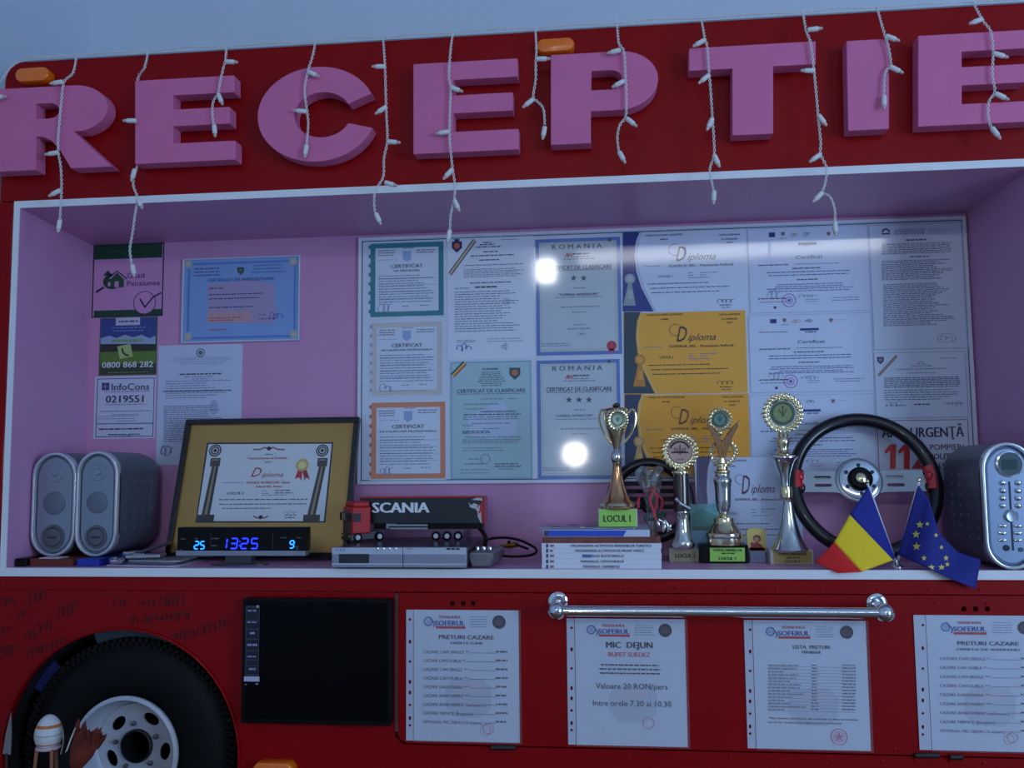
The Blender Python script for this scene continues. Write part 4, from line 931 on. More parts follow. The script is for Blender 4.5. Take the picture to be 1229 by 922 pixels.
# ------------------------------------------------------------------ digital clock
yk = .050; SK = WALL(yk)
a0, b0, a1, b1 = SK.rect(212.5, 633, 369, 668)
ck = thing('digital_clock', 'black digital clock with glowing blue digits before the framed diploma', 'clock', ((a0 + a1) / 2, yk + .01, ZS))
zst = SK.ab(290, 661)[1]
MB().box(a0, a1, yk, yk + .022, zst, b1).build('body', BLACK, ck, bevel=.002)
MB().box(a0 - .001, a1 - .003, yk - .003, yk + .022, b0 + .001, zst).build('silver_strip', SILVER, ck, bevel=.0015)
xm = (XP(253, 670, yk) + XP(318, 670, yk)) / 2
MB().box(xm - .028, xm + .028, yk + .002, yk + .026, ZS + .004, b0 + .001).build('neck', mat('neck', (60, 62, 68), .4), ck)
MB().lathe((xm, yk + .012, ZS + .0004), [(.062, 0), (.062, .003), (.05, .0046), (0, .005)], 40, sy=.5).build('foot', mat('clock_foot', (74, 80, 92), .3, metal=.3), ck, smooth=True)
LED = mat('led_blue', (24, 40, 255), emit=5.0); LED2 = mat('led_cyan', (20, 110, 255), emit=5.5)
SEG = {'0': 'abcdef', '1': 'bc', '2': 'abged', '3': 'abgcd', '5': 'afgcd', '9': 'abcdfg'}
def digit(ch, u, v, w, h, m, nm='digit'):
    c = SK.ab(u, v); k = SK.px(u, v); w *= k / 2; h *= k / 2; t = .0011; sh = .12
    pts = {'a': ((-w, h), (w, h)), 'g': ((-w, 0), (w, 0)), 'd': ((-w, -h), (w, -h)), 'f': ((-w, 0), (-w, h)), 'b': ((w, 0), (w, h)), 'e': ((-w, -h), (-w, 0)), 'c': ((w, -h), (w, 0))}
    mb = MB()
    for s in SEG[ch]:
        (x0, y0), (x1, y1) = pts[s]; x0 += sh * y0; x1 += sh * y1; d = Vector((x1 - x0, y1 - y0)).normalized(); n = Vector((-d.y, d.x)) * t; e = d * t * .9
        q = [(x0 + e.x + n.x, y0 + e.y + n.y), (x0 + e.x - n.x, y0 + e.y - n.y), (x1 - e.x - n.x, y1 - e.y - n.y), (x1 - e.x + n.x, y1 - e.y + n.y)]
        mb.prism([SK.w(c[0] + a, c[1] + b, .0003) for a, b in q], (0, -.0004, 0))
    return mb.build(nm, m, ck)
for ch, u in (('1', 268.5), ('3', 281), ('2', 293.5), ('5', 305.5)): digit(ch, u, 652.5, 7.5, 11.5, LED)
MB().box(*(lambda a: (a - .001, a + .001))(SK.ab(287.5, 655)[0]), yk - .0007, yk - .0003, *(lambda b: (b - .001, b + .001))(SK.ab(287.5, 655)[1])).build('colon_dot', LED, ck)
MB().box(*(lambda a: (a - .001, a + .001))(SK.ab(288, 650)[0]), yk - .0007, yk - .0003, *(lambda b: (b - .001, b + .001))(SK.ab(288, 650)[1])).build('colon_dot', LED, ck)
digit('2', 236, 654.5, 4.6, 8.5, LED2); digit('5', 243, 654.5, 4.6, 8.5, LED2); digit('9', 350.5, 653.5, 4.6, 8.5, LED2)
p = Print(SK, ck, gloss=False)
for u, v, w in ((217, 647, 6), (234, 646.5, 4), (254, 646.5, 9), (254, 655, 8), (337, 645.5, 7), (356, 645.5, 6), (216, 661 - 1, 5), (355.5, 660 - 1, 5), (355, 656.5, 3)): p.line(u, v, u + w, .9, (120, 110, 120))
p.rect(252.5, 640, 253, 659, (60, 62, 70), 1); p.rect(327, 640, 327.6, 659, (70, 72, 80), 1); p.build()

# ------------------------------------------------------------------ satellite receiver with the model lorry
yr = -.022; SR = WALL(yr)
a0, b0, a1, b1 = SR.rect(398, 657, 560, 684.5); rb_ = ZS + .0045; yb = .262
rc_ = thing('satellite_receiver', 'silver satellite receiver with dark display under the model lorry', 'receiver', ((a0 + a1) / 2, .08, ZS))
MB().box(a0 + .002, a1 - .002, yr + .006, yb, rb_, b1 - .002).build('case', mat('receiver_case', (74, 68, 76), .28, metal=.5, var=.04), rc_, bevel=.002)
xs_ = XP(483.5, 670, yr)
for q0, q1 in ((a0, xs_ - .0005), (xs_ + .0005, a1)): MB().box(q0, q1, yr, yr + .008, rb_, b1).build('front_panel', mat('receiver_front', (150, 152, 170), .3, metal=.4), rc_, bevel=.0018)
z1_, z2_, z3_ = SR.ab(480, 665.5)[1], SR.ab(480, 676.5)[1], SR.ab(480, 678)[1]
for q0, q1 in ((a0 + .001, xs_ - .0006), (xs_ + .0006, a1 - .001)): MB().box(q0, q1, yr - .0012, yr, z1_, b1 - .0012).build('top_strip', mat('strip_light', (192, 200, 214), .35, metal=.3), rc_)
for q0, q1 in ((a0 + .001, xs_ - .0006), (xs_ + .0006, a1 - .001)): MB().box(q0, q1, yr - .0016, yr, z3_, z2_).build('trim_line', mat('trim_line', (206, 210, 222), .3, metal=.4), rc_)
for q0, q1 in ((a0 + .001, xs_ - .0006), (xs_ + .0006, a1 - .001)): MB().box(q0, q1, yr - .0006, yr, rb_ + .001, z3_).build('lower_strip', mat('receiver_front', (150, 152, 170), .3, metal=.4), rc_)
MB().box(XP(407, 670, yr), XP(443, 670, yr), yr - .0012, yr, SR.ab(425, 676)[1], SR.ab(425, 665)[1]).build('display', mat('display_glass', (8, 8, 10), .1, coat=.5), rc_)
for u in (453, 460, 467.5, 474.5): MB().lathe(P(u, 658.8, yr - .001), [(.0026, 0), (.0026, .0014), (.0016, .002), (0, .002)], 12, (0, -1, 0)).build('button', CHROME, rc_)
for u in (425, 530): MB().lathe((XP(u, 684, .02), .022, ZS + .0003), [(.011, 0), (.0115, .004), (.009, .0046)], 18).build('foot', BLACK, rc_)
p = Print(WALL(yr - .0013), rc_, gloss=False); p.disc(411, 660, 3.2, (70, 84, 170), 2, 2.4, ry=1.4); p.line(403, 660, 406, .8, (90, 96, 120)); p.line(488, 659, 496, 1.4, (150, 154, 170)); p.line(536, 659, 552, 2, (30, 32, 40)); p.line(541, 672, 552, 1, (170, 176, 200)); p.build()
# model lorry: red cab, dark curtain-sided trailer
zt = b1 - .0018; yt = .155; ST = WALL(yt)
lo = thing('model_lorry', 'model lorry with red cab and dark lettered trailer on the receiver', 'model lorry', (XP(500, 640, yt), yt + .02, zt))
tx0, tx1 = XP(432, 610, yt), XP(580.5, 610, yt); tz0, tz1 = ST.ab(505, 628.5)[1], ST.ab(505, 598)[1]; wd = .046
TEAL = mat('trailer_side', (14, 30, 38), .4, coat=.15, var=.1, vscale=20); TRED = mat('trailer_red', (176, 28, 30), .35, coat=.5)
MB().box(tx0, tx1, yt, yt + wd, tz0, tz1).build('trailer_box', TEAL, lo, bevel=.0008)
MB().box(tx0 - .001, tx1 + .001, yt - .001, yt + wd + .001, tz1, tz1 + .004).build('trailer_roof', TRED, lo, bevel=.0008)
MB().box(tx1 - .0005, tx1 + .0025, yt - .001, yt + wd + .001, tz0, tz1).build('rear_door', TRED, lo)
MB().box(tx0 + .03, tx1 - .004, yt + .006, yt + wd - .006, tz0 - .0125, tz0 - .0002).build('chassis', BLACK, lo)
MB().box(XP(468, 633, yt), XP(513, 633, yt), yt + .001, yt + .004, ST.ab(490, 635.5)[1], ST.ab(490, 629.5)[1]).build('side_skirt', SILVER, lo)
MB().box(XP(466, 633, yt), XP(514, 633, yt), yt + .0, yt + .001, ST.ab(490, 633.2)[1], ST.ab(490, 631.8)[1]).build('skirt_groove', BLACK, lo)
MB().box(XP(463, 633, yt), XP(475, 633, yt), yt + .004, yt + .012, ST.ab(470, 634.5)[1], ST.ab(470, 628.8)[1]).build('tool_box', mat('grey_box', (170, 172, 180), .5), lo)
p = Print(ST, lo); p.text(447.5, 609.5, 'SCANIA', 11.5, (240, 244, 246), w=67, align='L', bold=.045)
for pts in ([(566, 600), (572, 597.5), (579, 598), (579, 601)], [(563, 608), (569, 604), (574, 606), (571, 611), (567, 610)], [(571, 612), (576, 606), (575, 614)], [(573, 620), (577, 614), (578, 626)]): p.poly(pts, (196, 196, 196), 2)
for pts in ([(574, 607), (579.5, 603), (579.5, 628), (576, 626), (573, 617)], [(576, 600), (579.5, 600), (579.5, 604)]): p.poly(pts, (200, 36, 48), 1)
p.stroke([(563, 604), (567, 609), (570, 606), (573, 612), (575, 622), (578, 628)], 1.0, (206, 206, 206), 3); p.build()
WR = 5.4 * ST.px(500, 634)
def wheel(parent, c, ax, r):
    c = Vector(c); ax = Vector(ax).normalized(); e = Vector((0, 0, 1))
    w = MB().lathe(c, [(r * .6, -.006), (r, -.006), (r, 0), (r * .85, .0012), (r * .6, .0012), (r * .55, -.0005)], 20, ax, e).build('wheel', RUBBER, parent, smooth=True)
    MB().lathe(c, [(r * .56, .0), (r * .5, .0012), (r * .22, .0006), (r * .2, .0018), (0, .0018)], 16, ax, e).build('hub_cap', mat('hub_pale', (206, 208, 212), .4), w, smooth=True)
    return w
for u in (523, 536.3, 549.5): wheel(lo, (XP(u, 634, yt), yt + .001, zt + WR + .0003), (0, -1, 0), WR)
# cab, turned towards the room
ang = math.radians(-52); cf = Vector((math.sin(ang) * 1.0, -math.cos(ang), 0)).normalized()        # forward: left and towards the room
cs = Vector((-cf.y, cf.x, 0))                                                                          # to the cab's left flank
if cs.x < 0: cs = -cs                                                                                  # flank that faces the camera's right
kx = ST.px(430, 620); ch = 42 * kx; cl = .044; cw = .054
cc = Vector((XP(428.5, 640, yt - .01), yt - .012, zt))
CABR = mat('cab_red', (190, 18, 22), .4, coat=.1, spec=.3); GLASS = mat('cab_glass', (16, 20, 26), .08, coat=.6); CABG = mat('cab_grille', (34, 32, 34), .4)
def cbox(f0, f1, s0, s1, z0, z1, nm, m, bev=.0):
    c = cc + cf * (f0 + f1) / 2 + cs * (s0 + s1) / 2 + Vector((0, 0, (z0 + z1) / 2))
    return MB().obox(c, cf * ((f1 - f0) / 2), cs * ((s1 - s0) / 2), Vector((0, 0, (z1 - z0) / 2))).build(nm, m, lo, bevel=bev)
h2 = cw / 2
cbox(-cl / 2, cl / 2, -h2, h2, ch * .22, ch * .96, 'cab', CABR, .003)
cbox(-cl / 2 + .002, cl / 2 - .004, -h2 + .003, h2 - .003, ch * .95, ch * 1.10, 'roof_spoiler', CABR, .003)
cbox(cl / 2 - .001, cl / 2 + .0012, -h2 + .003, h2 - .003, ch * .56, ch * .80, 'windscreen', GLASS, .0004)
cbox(cl / 2 - .001, cl / 2 + .002, -h2 + .001, h2 - .001, ch * .78, ch * .83, 'sun_visor', mat('visor', (60, 20, 22), .3), .0004)
cbox(cl / 2 - .001, cl / 2 + .0014, -h2 + .005, h2 - .005, ch * .22, ch * .54, 'grille', CABG, .0004)
for k in range(4): cbox(cl / 2 + .0012, cl / 2 + .0018, -h2 + .006, h2 - .006, ch * (.27 + .065 * k), ch * (.29 + .065 * k), 'grille_bar', mat('gr_bar', (110, 104, 104), .4, metal=.5))
cbox(cl / 2 - .008, cl / 2 + .003, -h2 - .001, h2 + .001, ch * .05, ch * .22, 'bumper', CABG, .001)
for s in (-1, 1):
    cbox(cl / 2 + .002, cl / 2 + .0036, s * h2 * .72 - .004, s * h2 * .72 + .004, ch * .13, ch * .20, 'headlight', CHROME, .0004)
    cbox(cl / 2 + .001, cl / 2 + .0045, s * (h2 + .004) - .002, s * (h2 + .004) + .002, ch * .58, ch * .80, 'wing_mirror', BLACK, .0006)
cbox(cl * .05, cl * .42, h2 - .001, h2 + .0007, ch * .56, ch * .78, 'side_window', GLASS, .0002)
cbox(-cl / 2 - .03, cl / 2 - .004, -h2 + .006, h2 - .004, ch * .08, ch * .27, 'tractor_chassis', CABG)
for f in (cl * .2, -cl * .5 - .02):
    c = cc + cf * f + cs * (h2 + .001) + Vector((0, 0, WR * 1.02 + .0003)); wheel(lo, c, cs, WR * 1.02)

# silver joystick pod, cables with a brass plug
y_ = .022
r = thing('cable_switch_box', 'small rounded silver switch box with round knobs beside the receiver', 'switch box', (XP(577, 683, y_), .05, ZS))
x0, x1 = XP(562, 675, y_), XP(593, 675, y_); z0, z1 = ZS + .0004, P(577, 663, y_).z
MB().prism([(x0 + .006, y_, z0), (x1 - .008, y_, z0), (x1, y_, z0 + (z1 - z0) * .72), (x1 - .003, y_, z1), (x0 + .002, y_, z1), (x0 - .001, y_, z0 + (z1 - z0) * .72)], (.012, .095, .004)).build('body', mat('pod_grey', (120, 122, 126), .3, metal=.5), r, bevel=.004, seg=3)
for k in range(3): MB().lathe((x0 + .012 + .013 * k, y_ + .05, z1 + .001), [(.005, 0), (.005, .004), (.0042, .006), (.003, .005), (0, .005)], 14).build('knob', CHROME, r, smooth=True)
cb = thing('power_cable', 'thick black cable looping from behind the receiver', 'cable', (XP(575, 650, .13), .13, ZS))
pts = [P(u, v, y) for u, v, y in ((566, 629, .274), (573, 632, .262), (579, 638, .24), (583, 647, .20), (582, 655, .17), (581, 661, .17), (580, 666, .19))]
MB().tube(smoothpath(pts, .004), .0050, 10).build('cable', RUBBER, cb, smooth=True)
cb2 = thing('antenna_cable', 'thin black cable coiled on the shelf with a brass plug', 'cable', (XP(615, 660, .15), .15, ZS))
pts = [P(u, v, y) for u, v, y in ((582, 649, .16), (590, 646.5, .17), (605, 645.5, .18), (622, 648, .19), (636, 654, .20), (644, 660, .19))] + [Vector(q) for q in ()]
pts += [P(640, 665.5, .165), P(625, 668, .15), P(606, 667.5, .15), P(594, 665, .165), P(586, 661, .185), P(600, 657.5, .20)]
MB().tube(smoothpath(pts, .004), .0028, 8).build('cable', RUBBER, cb2, smooth=True)
a, b = P(600, 656.5, .185), P(620, 654, .165)
MB().tube([a, a.lerp(b, .45), a.lerp(b, .46), b], [.0042, .0042, .0062, .0058], 12).build('brass_plug', mat('brass', (176, 132, 40), .3, metal=.9), cb2, smooth=True)
MB().tube([a.lerp(b, .55) + Vector((0, 0, .004)), a.lerp(b, .55) + Vector((0, 0, .011))], .0035, 10).build('plug_boss', BLACK, cb2, smooth=True)
MB().tube([b, P(634, 659, .175)], .0026, 8).build('plug_lead', RUBBER, cb2)

# ------------------------------------------------------------------ stack of manuals
yk = .008; SBk = WALL(yk)
zb = [SBk.ab(720, v)[1] for v in (683, 677.2, 670.6, 664.0, 658.3, 652.0, 644.4, 636)]; zb[0] = ZS + .0003
titles = [('MANUALUL CAMERISTEI', 700, 743, 'bottom white manual of the stack, title ending at the middle'), ('MANUALUL OSPATARULUI', 697, 748, 'white manual second from the bottom of the stack'),
          ('MANUALUL BUCATARULUI', 699, 748, 'white manual with a blue blot on its spine, middle of the five'), ('ORGANIZAREA ACTIVITATII DE FRONT OFFICE', 690, 772, 'white manual second from the top of the five white ones'),
          ('ORGANIZAREA ACTIVITATII PENSIUNILOR TURISTICE', 685, 781, 'white manual with the longest spine title, under the brown book')]
def book(u0, u1, z0, z1, m, label, name='manual', grp=None, dep=.20, y=yk, cover=None, cat='book'):
    x0, x1 = XP(u0, 660, y), XP(u1, 660, y)
    r = thing(name, label, cat, ((x0 + x1) / 2, y + dep / 2, z0), grp); z1 -= .0002
    MB().box(x0, x1, y, y + dep, z1 - .0007, z1).build('cover', m, r); MB().box(x0, x1, y, y + dep, z0, z0 + .0007).build('cover', m, r)
    MB().box(x0, x1, y - .0004, y + .0006, z0 + .0004, z1 - .0004).build('spine', m, r); MB().box(x0 + .001, x1 - .001, y + .0006, y + dep - .001, z0 + .0007, z1 - .0007).build('pages', mat('page_edges', (206, 204, 200), .8, var=.06, vscale=300), r)
    return r
WB = mat('white_spine', (226, 230, 238), .4, coat=.3)
for k, (t, a, b, lab) in enumerate(titles):
    r = book(650.5 + random.uniform(-.5, .5), 793.5 + random.uniform(-.6, .6), zb[k], zb[k + 1], WB, lab, grp='white manuals in a stack', dep=.2 - .003 * k)
    p = Print(WALL(yk - .0004), r, gloss=False); vm = (683, 677.2, 670.6, 664, 658.3, 652); v = (vm[k] + vm[k + 1]) / 2
    p.text(a, v, t, 2.9, (46, 44, 74), w=b - a, align='L', bold=.02); p.rect(655.5, v - 2.2, 658, v + 2.2, (60, 60, 110), 2); p.line(660, v, 665, 2.6, (150, 110, 130))
    if k == 2: p.rect(699, v - 1.8, 710, v + 2.2, (110, 160, 220), 2)
    p.build()
r = book(651, 793, zb[5], zb[6], mat('brown_cover', (124, 60, 48), .4, coat=.4, var=.5, vscale=45), 'brown patterned book on the white manuals', 'book', dep=.19)
r = book(652, 780.5, zb[6], zb[7], mat('pale_cover', (206, 214, 230), .4, coat=.4), 'blue and white book on the brown one', 'book', dep=.18)
p = Print(WALL(yk - .0004), r, gloss=False); p.poly([(659, 636.8), (752, 636.8), (748, 644), (657, 644)], (44, 84, 200), 1); p.poly([(652.5, 636.8), (659, 636.8), (657, 644), (652.5, 644)], (84, 60, 90), 1); p.build()
case = thing('clear_case', 'clear plastic disc case lying on top of the books', 'disc case', (XP(700, 636, .05), .08, zb[7]))
zc0 = zb[7]; xa, xb_ = XP(644, 634, .02), XP(762, 634, .02)
MB().box(xa, xb_, .022, .155, zc0, zc0 + .0035).build('case', film_mat('clear_case', (176, 186, 206), .2, .08, .5), case, bevel=.0008)
MB().lathe((xa + .07, .09, zc0 + .0036), [(.055, 0), (.055, .0004), (.01, .0004), (.01, 0)], 40).build('disc', mat('disc_face', (120, 118, 130), .2, metal=.6), case)
ZT1 = zc0 + .0042
# ------------------------------------------------------------------ trophies
def lp(uc, Y, rows):                            # photo rows and half widths -> lathe profile (r, z)
    k = WALL(Y).px(uc, 600); return [(hw * k, P(uc, v, Y).z) for v, hw in rows]
def turned(parent, uc, Y, rows, nm, m, n=32):
    x = XP(uc, 600, Y); return MB().lathe((x, Y, 0), lp(uc, Y, rows), n).build(nm, m, parent, smooth=True)
def wreath(parent, uc, vc, Y, r, m, nm='laurel_wreath', n=20, leaf=.30):
    c = P(uc, vc, Y); k = WALL(Y).px(uc, vc); R = r * k; mb = MB()
    for i in range(n):
        for s in (0, 1):
            t = 2 * math.pi * (i + .5 * s) / n; rr = R * (.84 if s == 0 else .98)
            M = Matrix.Rotation(-t + (.7 if s else -.5), 3, 'Y')
            mb.ball(c + Vector((math.cos(t) * rr, -.001 * s, math.sin(t) * rr)), R * leaf * .42, .0022, R * leaf, 8, 5, M)
    ring = [c + Vector((math.cos(2 * math.pi * i / 32) * R * .84, .0012, math.sin(2 * math.pi * i / 32) * R * .84)) for i in range(32)]
    mb.tube(ring, R * .09, 6, closed=True)
    return tag(mb.build(nm, m, parent, smooth=True), kind=None)
def emblem(parent, uc, vc, Y, r, m, dark, nm='medallion', book=True):
    c = P(uc, vc, Y); k = WALL(Y).px(uc, vc); R = r * k
    d = MB().lathe(c, [(R, -.003), (R, 0), (R * .95, .0012), (0, .0014)], 30, (0, -1, 0)).build(nm, m, parent, smooth=True)
    pr = Print(WALL(Y - .0016), d, gloss=False)
    pr.disc(uc, vc, r * .9, dark, 2, r * .74, n=24, a0=20, a1=160 if book else 380)
    if book: pr.poly([(uc - r * .7, vc + r * .02), (uc + r * .7, vc + r * .02), (uc + r * .7, vc + r * .14), (uc - r * .7, vc + r * .14)], dark, 2); pr.stroke([(uc - r * .42, vc - r * .35), (uc - r * .42, vc), (uc, vc + r * .06), (uc + r * .42, vc), (uc + r * .42, vc - r * .35)], 1.0, dark, 2)
    pr.stroke([(uc, vc - r * .55), (uc, vc + r * .1)], 1.3, dark, 3); pr.stroke([(uc - r * .3, vc - r * .3), (uc, vc + r * .25), (uc + r * .3, vc - r * .3)], .9, dark, 3)
    for (col, layer), m_ in pr.d.items(): m_.build('emblem_relief', ink(col, False), parent)
    return d
def block(parent, u0, u1, v0, v1, Y, dep, m, plate=None, plate_m=None, nm='base'):
    s_ = WALL(Y); a0, b0, a1, b1 = s_.rect(u0, v0, u1, v1)
    o = MB().box(a0, a1, Y, Y + dep, b0, b1).build(nm, m, parent, bevel=.0014)
    if plate:
        a0, b0, a1, b1 = s_.rect(*plate); MB().box(a0, a1, Y - .0008, Y, b0, b1).build('name_plate', plate_m, parent)
    return o
GREEN = mat('green_plate', (160, 220, 92), .35, coat=.4, var=.05); OLIVE = mat('brass_plate', (176, 158, 96), .35, metal=.4, var=.05)
MARB = mat('pale_marble', (196, 192, 182), .35, coat=.3, var=.10, vscale=40); GREYST = mat('grey_stone', (176, 176, 172), .4, var=.1, vscale=60)

# gold cup on the books
Y1 = .050; uc = 741; yf1 = Y1 - .022
tr = thing('trophy_cup', 'gold two-handled trophy cup with green plate standing on the books', 'trophy', (XP(uc, 633, Y1), Y1, ZT1), 'trophies on the shelf')
zb0 = ZT1; s_ = WALL(yf1); a0, _, a1, b1 = s_.rect(718, 611, 765, 633)
MB().box(a0, a1, yf1, yf1 + .044, ZT1, b1).build('base', MARB, tr, bevel=.0012)
a0, b0, a1, b1 = s_.rect(719, 612, 763.5, 632.5); MB().box(a0, a1, yf1 - .0008, yf1, max(b0, ZT1 + .0005), b1).build('name_plate', GREEN, tr)
p = Print(WALL(yf1 - .0008), tr, gloss=False); p.text(740.5, 622.5, 'LOCUL I', 8, (24, 40, 20), w=32, bold=.03); p.build()
turned(tr, uc, Y1, [(611.2, 19), (609, 21), (604, 19.5), (601, 16), (594, 12.5), (584, 9), (574, 6.8), (564, 5.2), (558, 4.6), (556, 5.6), (555, 5.6)], 'stem', COPPER)
turned(tr, uc - .5, Y1, [(604, 19.6), (607, 21.6), (610, 20)], 'stem_collar', GOLD)
turned(tr, uc, Y1, [(555.2, 4), (554, 6.2), (551, 7.4), (547.5, 7.6), (544, 6.6), (541, 4.2), (539.5, 3.6)], 'knop', SILVERM)
turned(tr, uc, Y1, [(539.7, 3.4), (533, 5.4), (525, 8.6), (516, 12), (507, 14.6), (498, 15.4), (493, 14.2), (491.5, 15), (490, 13.4), (489, 3), (487.5, 4.6), (485.5, 4.6), (484, 2.2)], 'cup', GOLD)
turned(tr, uc + .5, Y1, [(489.2, 3.2), (487.5, 5), (485.5, 4.8), (483.8, 2)], 'finial', mat('dark_finial', (60, 56, 44), .3, metal=.7))
for s in (-1, 1):
    pts = [P(uc + s * a, v, Y1) for a, v in ((13, 496), (18, 491.5), (21.5, 497), (21.5, 507), (17.5, 518), (11.5, 527), (6.5, 533))]
    MB().tube(smoothpath(pts, .003), .0026, 8).build('handle', GOLD, tr, smooth=True)
wreath(tr, uc, 503.5, Y1 - .0285, 11.5, GOLD); emblem(tr, uc + .3, 503.8, Y1 - .0285, 8, mat('pale_disc', (150, 176, 160), .3, metal=.5), (104, 132, 116), book=False)

# silver column trophy
Y2 = .125; uc = 816; yf2 = PZ(820, 675).y
tr = thing('trophy', 'silver column trophy with round laurel medallion on a grey stone block', 'trophy', (XP(820, 675, Y2), Y2, ZS), 'trophies on the shelf')
s_ = WALL(yf2); a0, _, a1, b1 = s_.rect(803.5, 658.5, 839, 675.5)
MB().box(a0, a1, yf2, yf2 + .05, ZS + .0003, b1).build('base', GREYST, tr, bevel=.0012)
a0, b0, a1, b1 = s_.rect(805, 660, 837.5, 674); MB().box(a0, a1, yf2 - .0008, yf2, b0, b1).build('name_plate', mat('grey_gold_plate', (150, 142, 110), .4, metal=.3), tr)
p = Print(WALL(yf2 - .0008), tr, gloss=False); p.text(822, 667.2, 'LOCUL I', 4.6, (30, 28, 24), w=23, bold=.04); p.build()
uc2 = 818.5
turned(tr, uc2, Y2, [(658.6, 11), (656, 13.4), (652, 13.6), (648, 12), (642, 9.4), (634, 7.8), (624, 7.4), (617, 7.8), (615, 9.4), (613.5, 9.4)], 'foot', SILVERM)
turned(tr, uc2 - .5, Y2, [(614, 9.2), (611, 9.6), (600, 9.6), (580, 9.6), (569, 9.6)], 'column', mat('dark_silver', (104, 96, 90), .22, metal=1.0))
turned(tr, uc2 - .5, Y2, [(569.4, 10), (568, 11.4), (566, 11.4), (565, 5), (561, 4)], 'capital', GOLD)
turned(tr, uc2, Y2, [(651, 13.8), (654, 14.4), (657, 13)], 'foot_beading', SILVERM)
q = [P(a, v, Y2 - .020) for a, v in ((811, 598), (816, 604), (822, 608), (828, 611))]
MB().tube(smoothpath(q, .002), [.003] * 1 + [.0038] * (len(smoothpath(q, .002)) - 1), 8).build('ribbon_band', CHROME, tr, smooth=True)
wreath(tr, uc, 542, Y2 - .004, 20, GOLD, n=24, leaf=.22); emblem(tr, uc, 542, Y2 - .005, 14.5, mat('rose_disc', (186, 156, 150), .3, metal=.35), (60, 40, 46))
pr = Print(WALL(Y2 - .0066), tr, gloss=False); pr.text(uc, 551.5, '2008', 2.2, (120, 80, 90), w=9); pr.build()
# leaf ornament on its flank
mb = MB()
for (u, v, t, l) in ((794, 626, 2.2, 9), (800, 629, 2.7, 10), (797, 634, 3.4, 9), (803, 634, .4, 9), (790, 629, 2.9, 7)):
    k = WALL(Y2).px(800, 600) * l; mb.ball(P(u, v, Y2 - .01), .0035, .0016, k * .6, 8, 6, Matrix.Rotation(t, 3, 'Y'))
mb.tube([P(806, 636, Y2), P(796, 630, Y2 - .01)], .0016, 6); mb.build('leaf_ornament', SILVERM, tr, smooth=True)

# trophy with the V figure
Y3 = .118; uc = 868; yf3 = PZ(868, 676.3).y
tr = thing('trophy', 'gold winged trophy with a black base and green plate', 'trophy', (XP(869, 675, Y3), Y3, ZS), 'trophies on the shelf')
s_ = WALL(yf3); a0, _, a1, b1 = s_.rect(840.5, 654.5, 898.5, 676)
MB().box(a0, a1, yf3, yf3 + .075, ZS + .0003, b1).build('base', BLACK, tr, bevel=.0015)
a0, b0, a1, b1 = s_.rect(852, 657.5, 894, 674); MB().box(a0, a1, yf3 - .0008, yf3, b0, b1).build('name_plate', GREEN, tr)
p = Print(WALL(yf3 - .0008), tr, gloss=False); p.text(873, 660.6, 'TOPUL FIRMELOR', 2.5, (30, 40, 24), w=35, bold=.03); p.line(866, 664.2, 882, 1.4, (40, 56, 30)); p.text(873, 670.4, 'LOCUL 1', 3.4, (24, 34, 20), w=20, bold=.04); p.build()
turned(tr, uc, Y3, [(653.6, 20.5), (651, 21), (643, 21), (642, 22), (640, 22), (638.5, 20), (633, 16.5), (629, 13.5), (627, 12.4), (621.5, 12), (620.5, 8), (617, 5)], 'dome', GOLD)
turned(tr, uc, Y3, [(641.5, 21.6), (643.5, 22.6), (645.5, 21.6)], 'dome_ring', SILVERM)
turned(tr, uc, Y3, [(617.5, 4.6), (614, 6.8), (608, 8.8), (598, 9.4), (586, 9.6), (580, 10.4), (577, 11.2), (575, 10.6), (572, 8.6), (570, 9), (568.5, 8.6)], 'vase', SILVERM)
turned(tr, uc, Y3, [(569, 8), (567, 9.8), (565.5, 9.6), (563.5, 6.6), (560.5, 6.6), (559.5, 10), (557.5, 10), (556, 5.5), (550, 4.6)], 'collar', GOLD)
for s in (-1, 1):
    k = WALL(Y3).px(uc, 540); mb = MB()
    outer = [(s * 1.5, 556), (s * 4.5, 546), (s * 7.5, 536), (s * 12, 524), (s * 18, 512), (s * 22.5, 504.5)]
    inner = [(s * .4, 548), (s * .6, 538), (s * 1.0, 530), (s * 5, 522), (s * 12, 512), (s * 21, 503.8)]
    A = [P(uc - .5 + a, v, Y3 - .006) for a, v in outer]; B = [P(uc - .5 + a, v, Y3 - .006) for a, v in inner]; n = len(A); d = Vector((0, .008, 0))
    for i in range(n - 1): mb.add([A[i], A[i + 1], B[i + 1], B[i], A[i] + d, A[i + 1] + d, B[i + 1] + d, B[i] + d], [(0, 1, 2, 3), (7, 6, 5, 4), (0, 4, 5, 1), (2, 6, 7, 3), (1, 5, 6, 2), (3, 7, 4, 0)])
    mb.build('wing', COPPER, tr, smooth=True, bevel=.001)
wreath(tr, 868, 543, Y3 + .008, 16, GOLD, n=20, leaf=.2)
wreath(tr, 864, 503.5, Y3 - .002, 13.5, GOLD, n=18, leaf=.22); emblem(tr, 864, 503.5, Y3 - .0026, 9.5, mat('green_disc', (110, 150, 138), .3, metal=.4), (60, 92, 86), book=False)
MB().ball(P(864, 520, Y3 - .003), .0065, .005, .006).build('figure_head', GOLD, tr, smooth=True)

